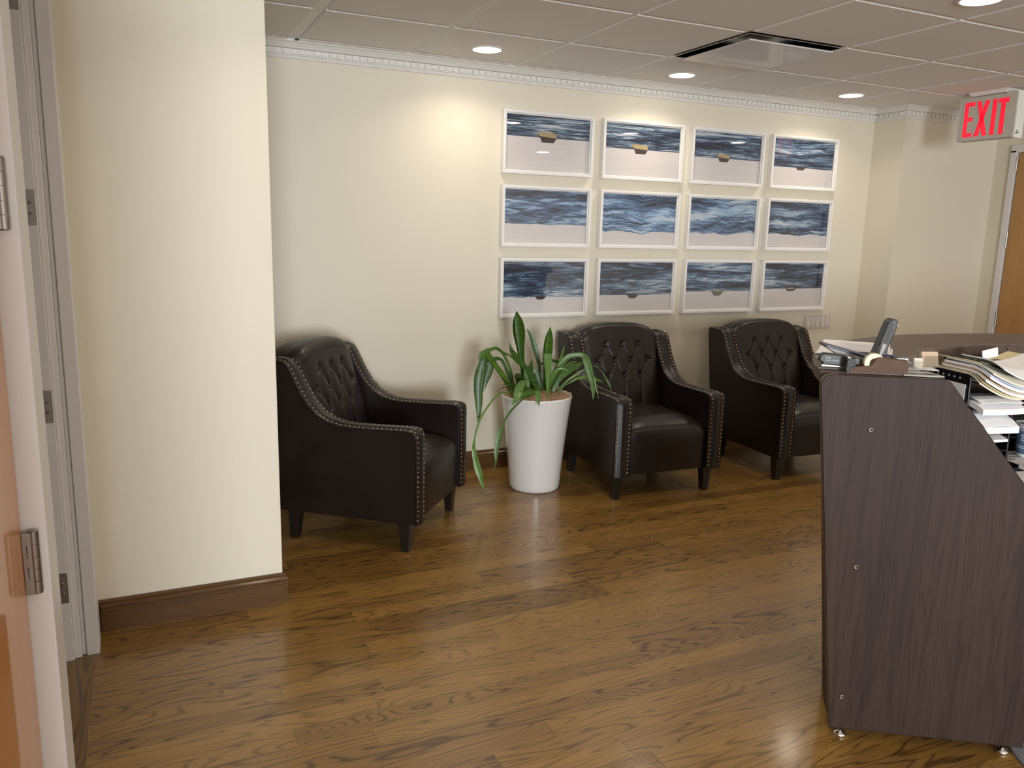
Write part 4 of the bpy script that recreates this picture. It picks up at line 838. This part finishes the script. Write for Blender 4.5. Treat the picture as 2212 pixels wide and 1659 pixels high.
# heap of folders on top of the organizer, sagging between its side walls
g2 = 'folders heaped on the black organizer'
heap = [('paper2','cream papers at the very bottom of the sagging heap',.054,.008,.00,.005),
        ('manila','manila folder second from bottom of the sagging heap',.054,.000,.03,.003),
        ('paper','white papers low in the sagging heap',.053,-.010,.0,.007),
        ('tan','tan folder in the middle of the sagging heap',.050,-.004,-.02,.003),
        ('paper','thick white paper bundle above the tan folder',.050,-.018,.02,.008),
        ('bluef','pale blue sheets near the top of the heap',.046,-.012,-.05,.003),
        ('paper2','cream paper bundle near the top of the heap',.045,-.022,.04,.005),
        ('manila','yellow folder fanned out to the right near the top',.042,.018,.10,.003),
        ('sage','dark grey-green folder showing at the left of the heap',.0415,.022,-.03,.002),
        ('paper','white sheets spread on the top of the heap',.041,-.016,.07,.004)]
zt = .302
for i, (mat, lab, sag, y, rz, th) in enumerate(heap):
    zt += th+.0008
    fold = mat in ('manila','tan','sage')
    bundle('file_folder' if fold else 'paper_bundle', lab, 'folder' if fold else 'papers', mat, (.0+.003*i if i != 9 else .06), y-.045, zt, .31 if i != 9 else .27, .190 if i != 9 else .165, th, rz, sag, .022, g2)
q = MB(); q.box((0,0,0),(.060,.0012,.030), 0, Matrix.Rotation(-.20,4,'Y')); o = q.obj('letter_envelope', M['paper'], None, loc=og(.17,.145,.325), rz=UA); tag(o, 'white letter standing upright at the back of the folder heap', 'letter')
# papers on the work surface
g3 = 'loose papers on the work surface'
for k, (x, y, z, r, w, d, lab) in enumerate(((*og(-.02,-.312,0)[:2],.7452,UA,.30,.25,'large white sheets on work surface below the sloping panel edge'),(*og(.186,-.060,0)[:2],.7495,UA+.01,.25,.20,'white papers lying on the work surface under the coffee cup'))):
    q = MB(); sheet_bm(q, w, d, 0, .003, .0015); o = q.obj('loose_papers', M['paper'], None, loc=(x,y,z), rz=r); tag(o, lab, 'papers', g3)
    for i in range(7):
        s = MB(); s.box((.03+.03*(i%3),.03+.025*i,.0040),(.07+.04*((i*2)%3),.033+.025*i,.0049)); s.obj('handwriting', M['black'], o)
# black tray between organizer and papers
q = MB(); q.box((0,0,0),(.16,.048,.004)); q.box((0,0,.004),(.003,.048,.022)); q.box((.157,0,.004),(.16,.048,.022)); q.box((0,.045,.004),(.16,.048,.022)); q.box((0,0,.004),(.16,.003,.012))
o = q.obj('desk_tray', M['black'], None, loc=og(.012,-.054,0.0002), rz=UA, bevel=.001); tag(o, 'glossy black tray on the work surface under the organizer', 'tray')
# coffee cup
CU = thing('coffee_cup', 'blue paper coffee cup with white stripes and flower emblem', 'cup', (2.678,-2.801,.7525), math.radians(0))
Cn = N('blue_striped_cup'); z = Cn.n('SeparateXYZ', {0:Cn.co()}).outputs[2]
st = 0
for zc_, hw_ in ((.103,.0035),(.0955,.0012),(.0895,.0010),(.036,.0011),(.0300,.0011),(.005,.005)):
    d_ = Cn.math('LESS_THAN', Cn.math('ABSOLUTE', Cn.math('SUBTRACT', z, zc_)), hw_); st = d_ if isinstance(st, int) else Cn.math('MAXIMUM', st, d_)
Cn.bsdf(Base_Color=Cn.mix(st, (.10,.17,.30), (.85,.85,.85)), Roughness=.45)
q = MB(); q.lathe([(.0001,.004),(.030,.004),(.0305,0),(.0315,.0),(.043,.108),(.0425,.109),(.041,.100),(.030,.010),(.0001,.010)], n=48); q.obj('cup_body', Cn.mat, CU, smooth=False)
q = MB()
ringp = [(.0432+.0018*math.cos(a), .110+.0018*math.sin(a)) for a in [2*PI*k/8 for k in range(9)]]; q.lathe(ringp, n=48); q.obj('rim', M['paper'], CU, smooth=True)
cvw = math.atan2(-4.43+2.80, 0-2.678)
q = MB()
for k in range(4):
    a = PI/4+k*PI/2; cx_, cz_ = .0075*math.cos(a), .0075*math.sin(a)
    pts = []
    for j in range(17):
        b = 2*PI*j/16; ex, ez = .0062*math.cos(b), .0038*math.sin(b); x_ = cx_+ex*math.cos(a)-ez*math.sin(a); z_ = cz_+ex*math.sin(a)+ez*math.cos(a)
        zz = .066+z_; R_ = .0315+.0115*zz/.108+.0007; th_ = cvw-.30+x_/R_; pts.append((R_*math.cos(th_), R_*math.sin(th_), zz))
    q.tube(pts, .0009, 5)
q.obj('emblem', M['paper'], CU)
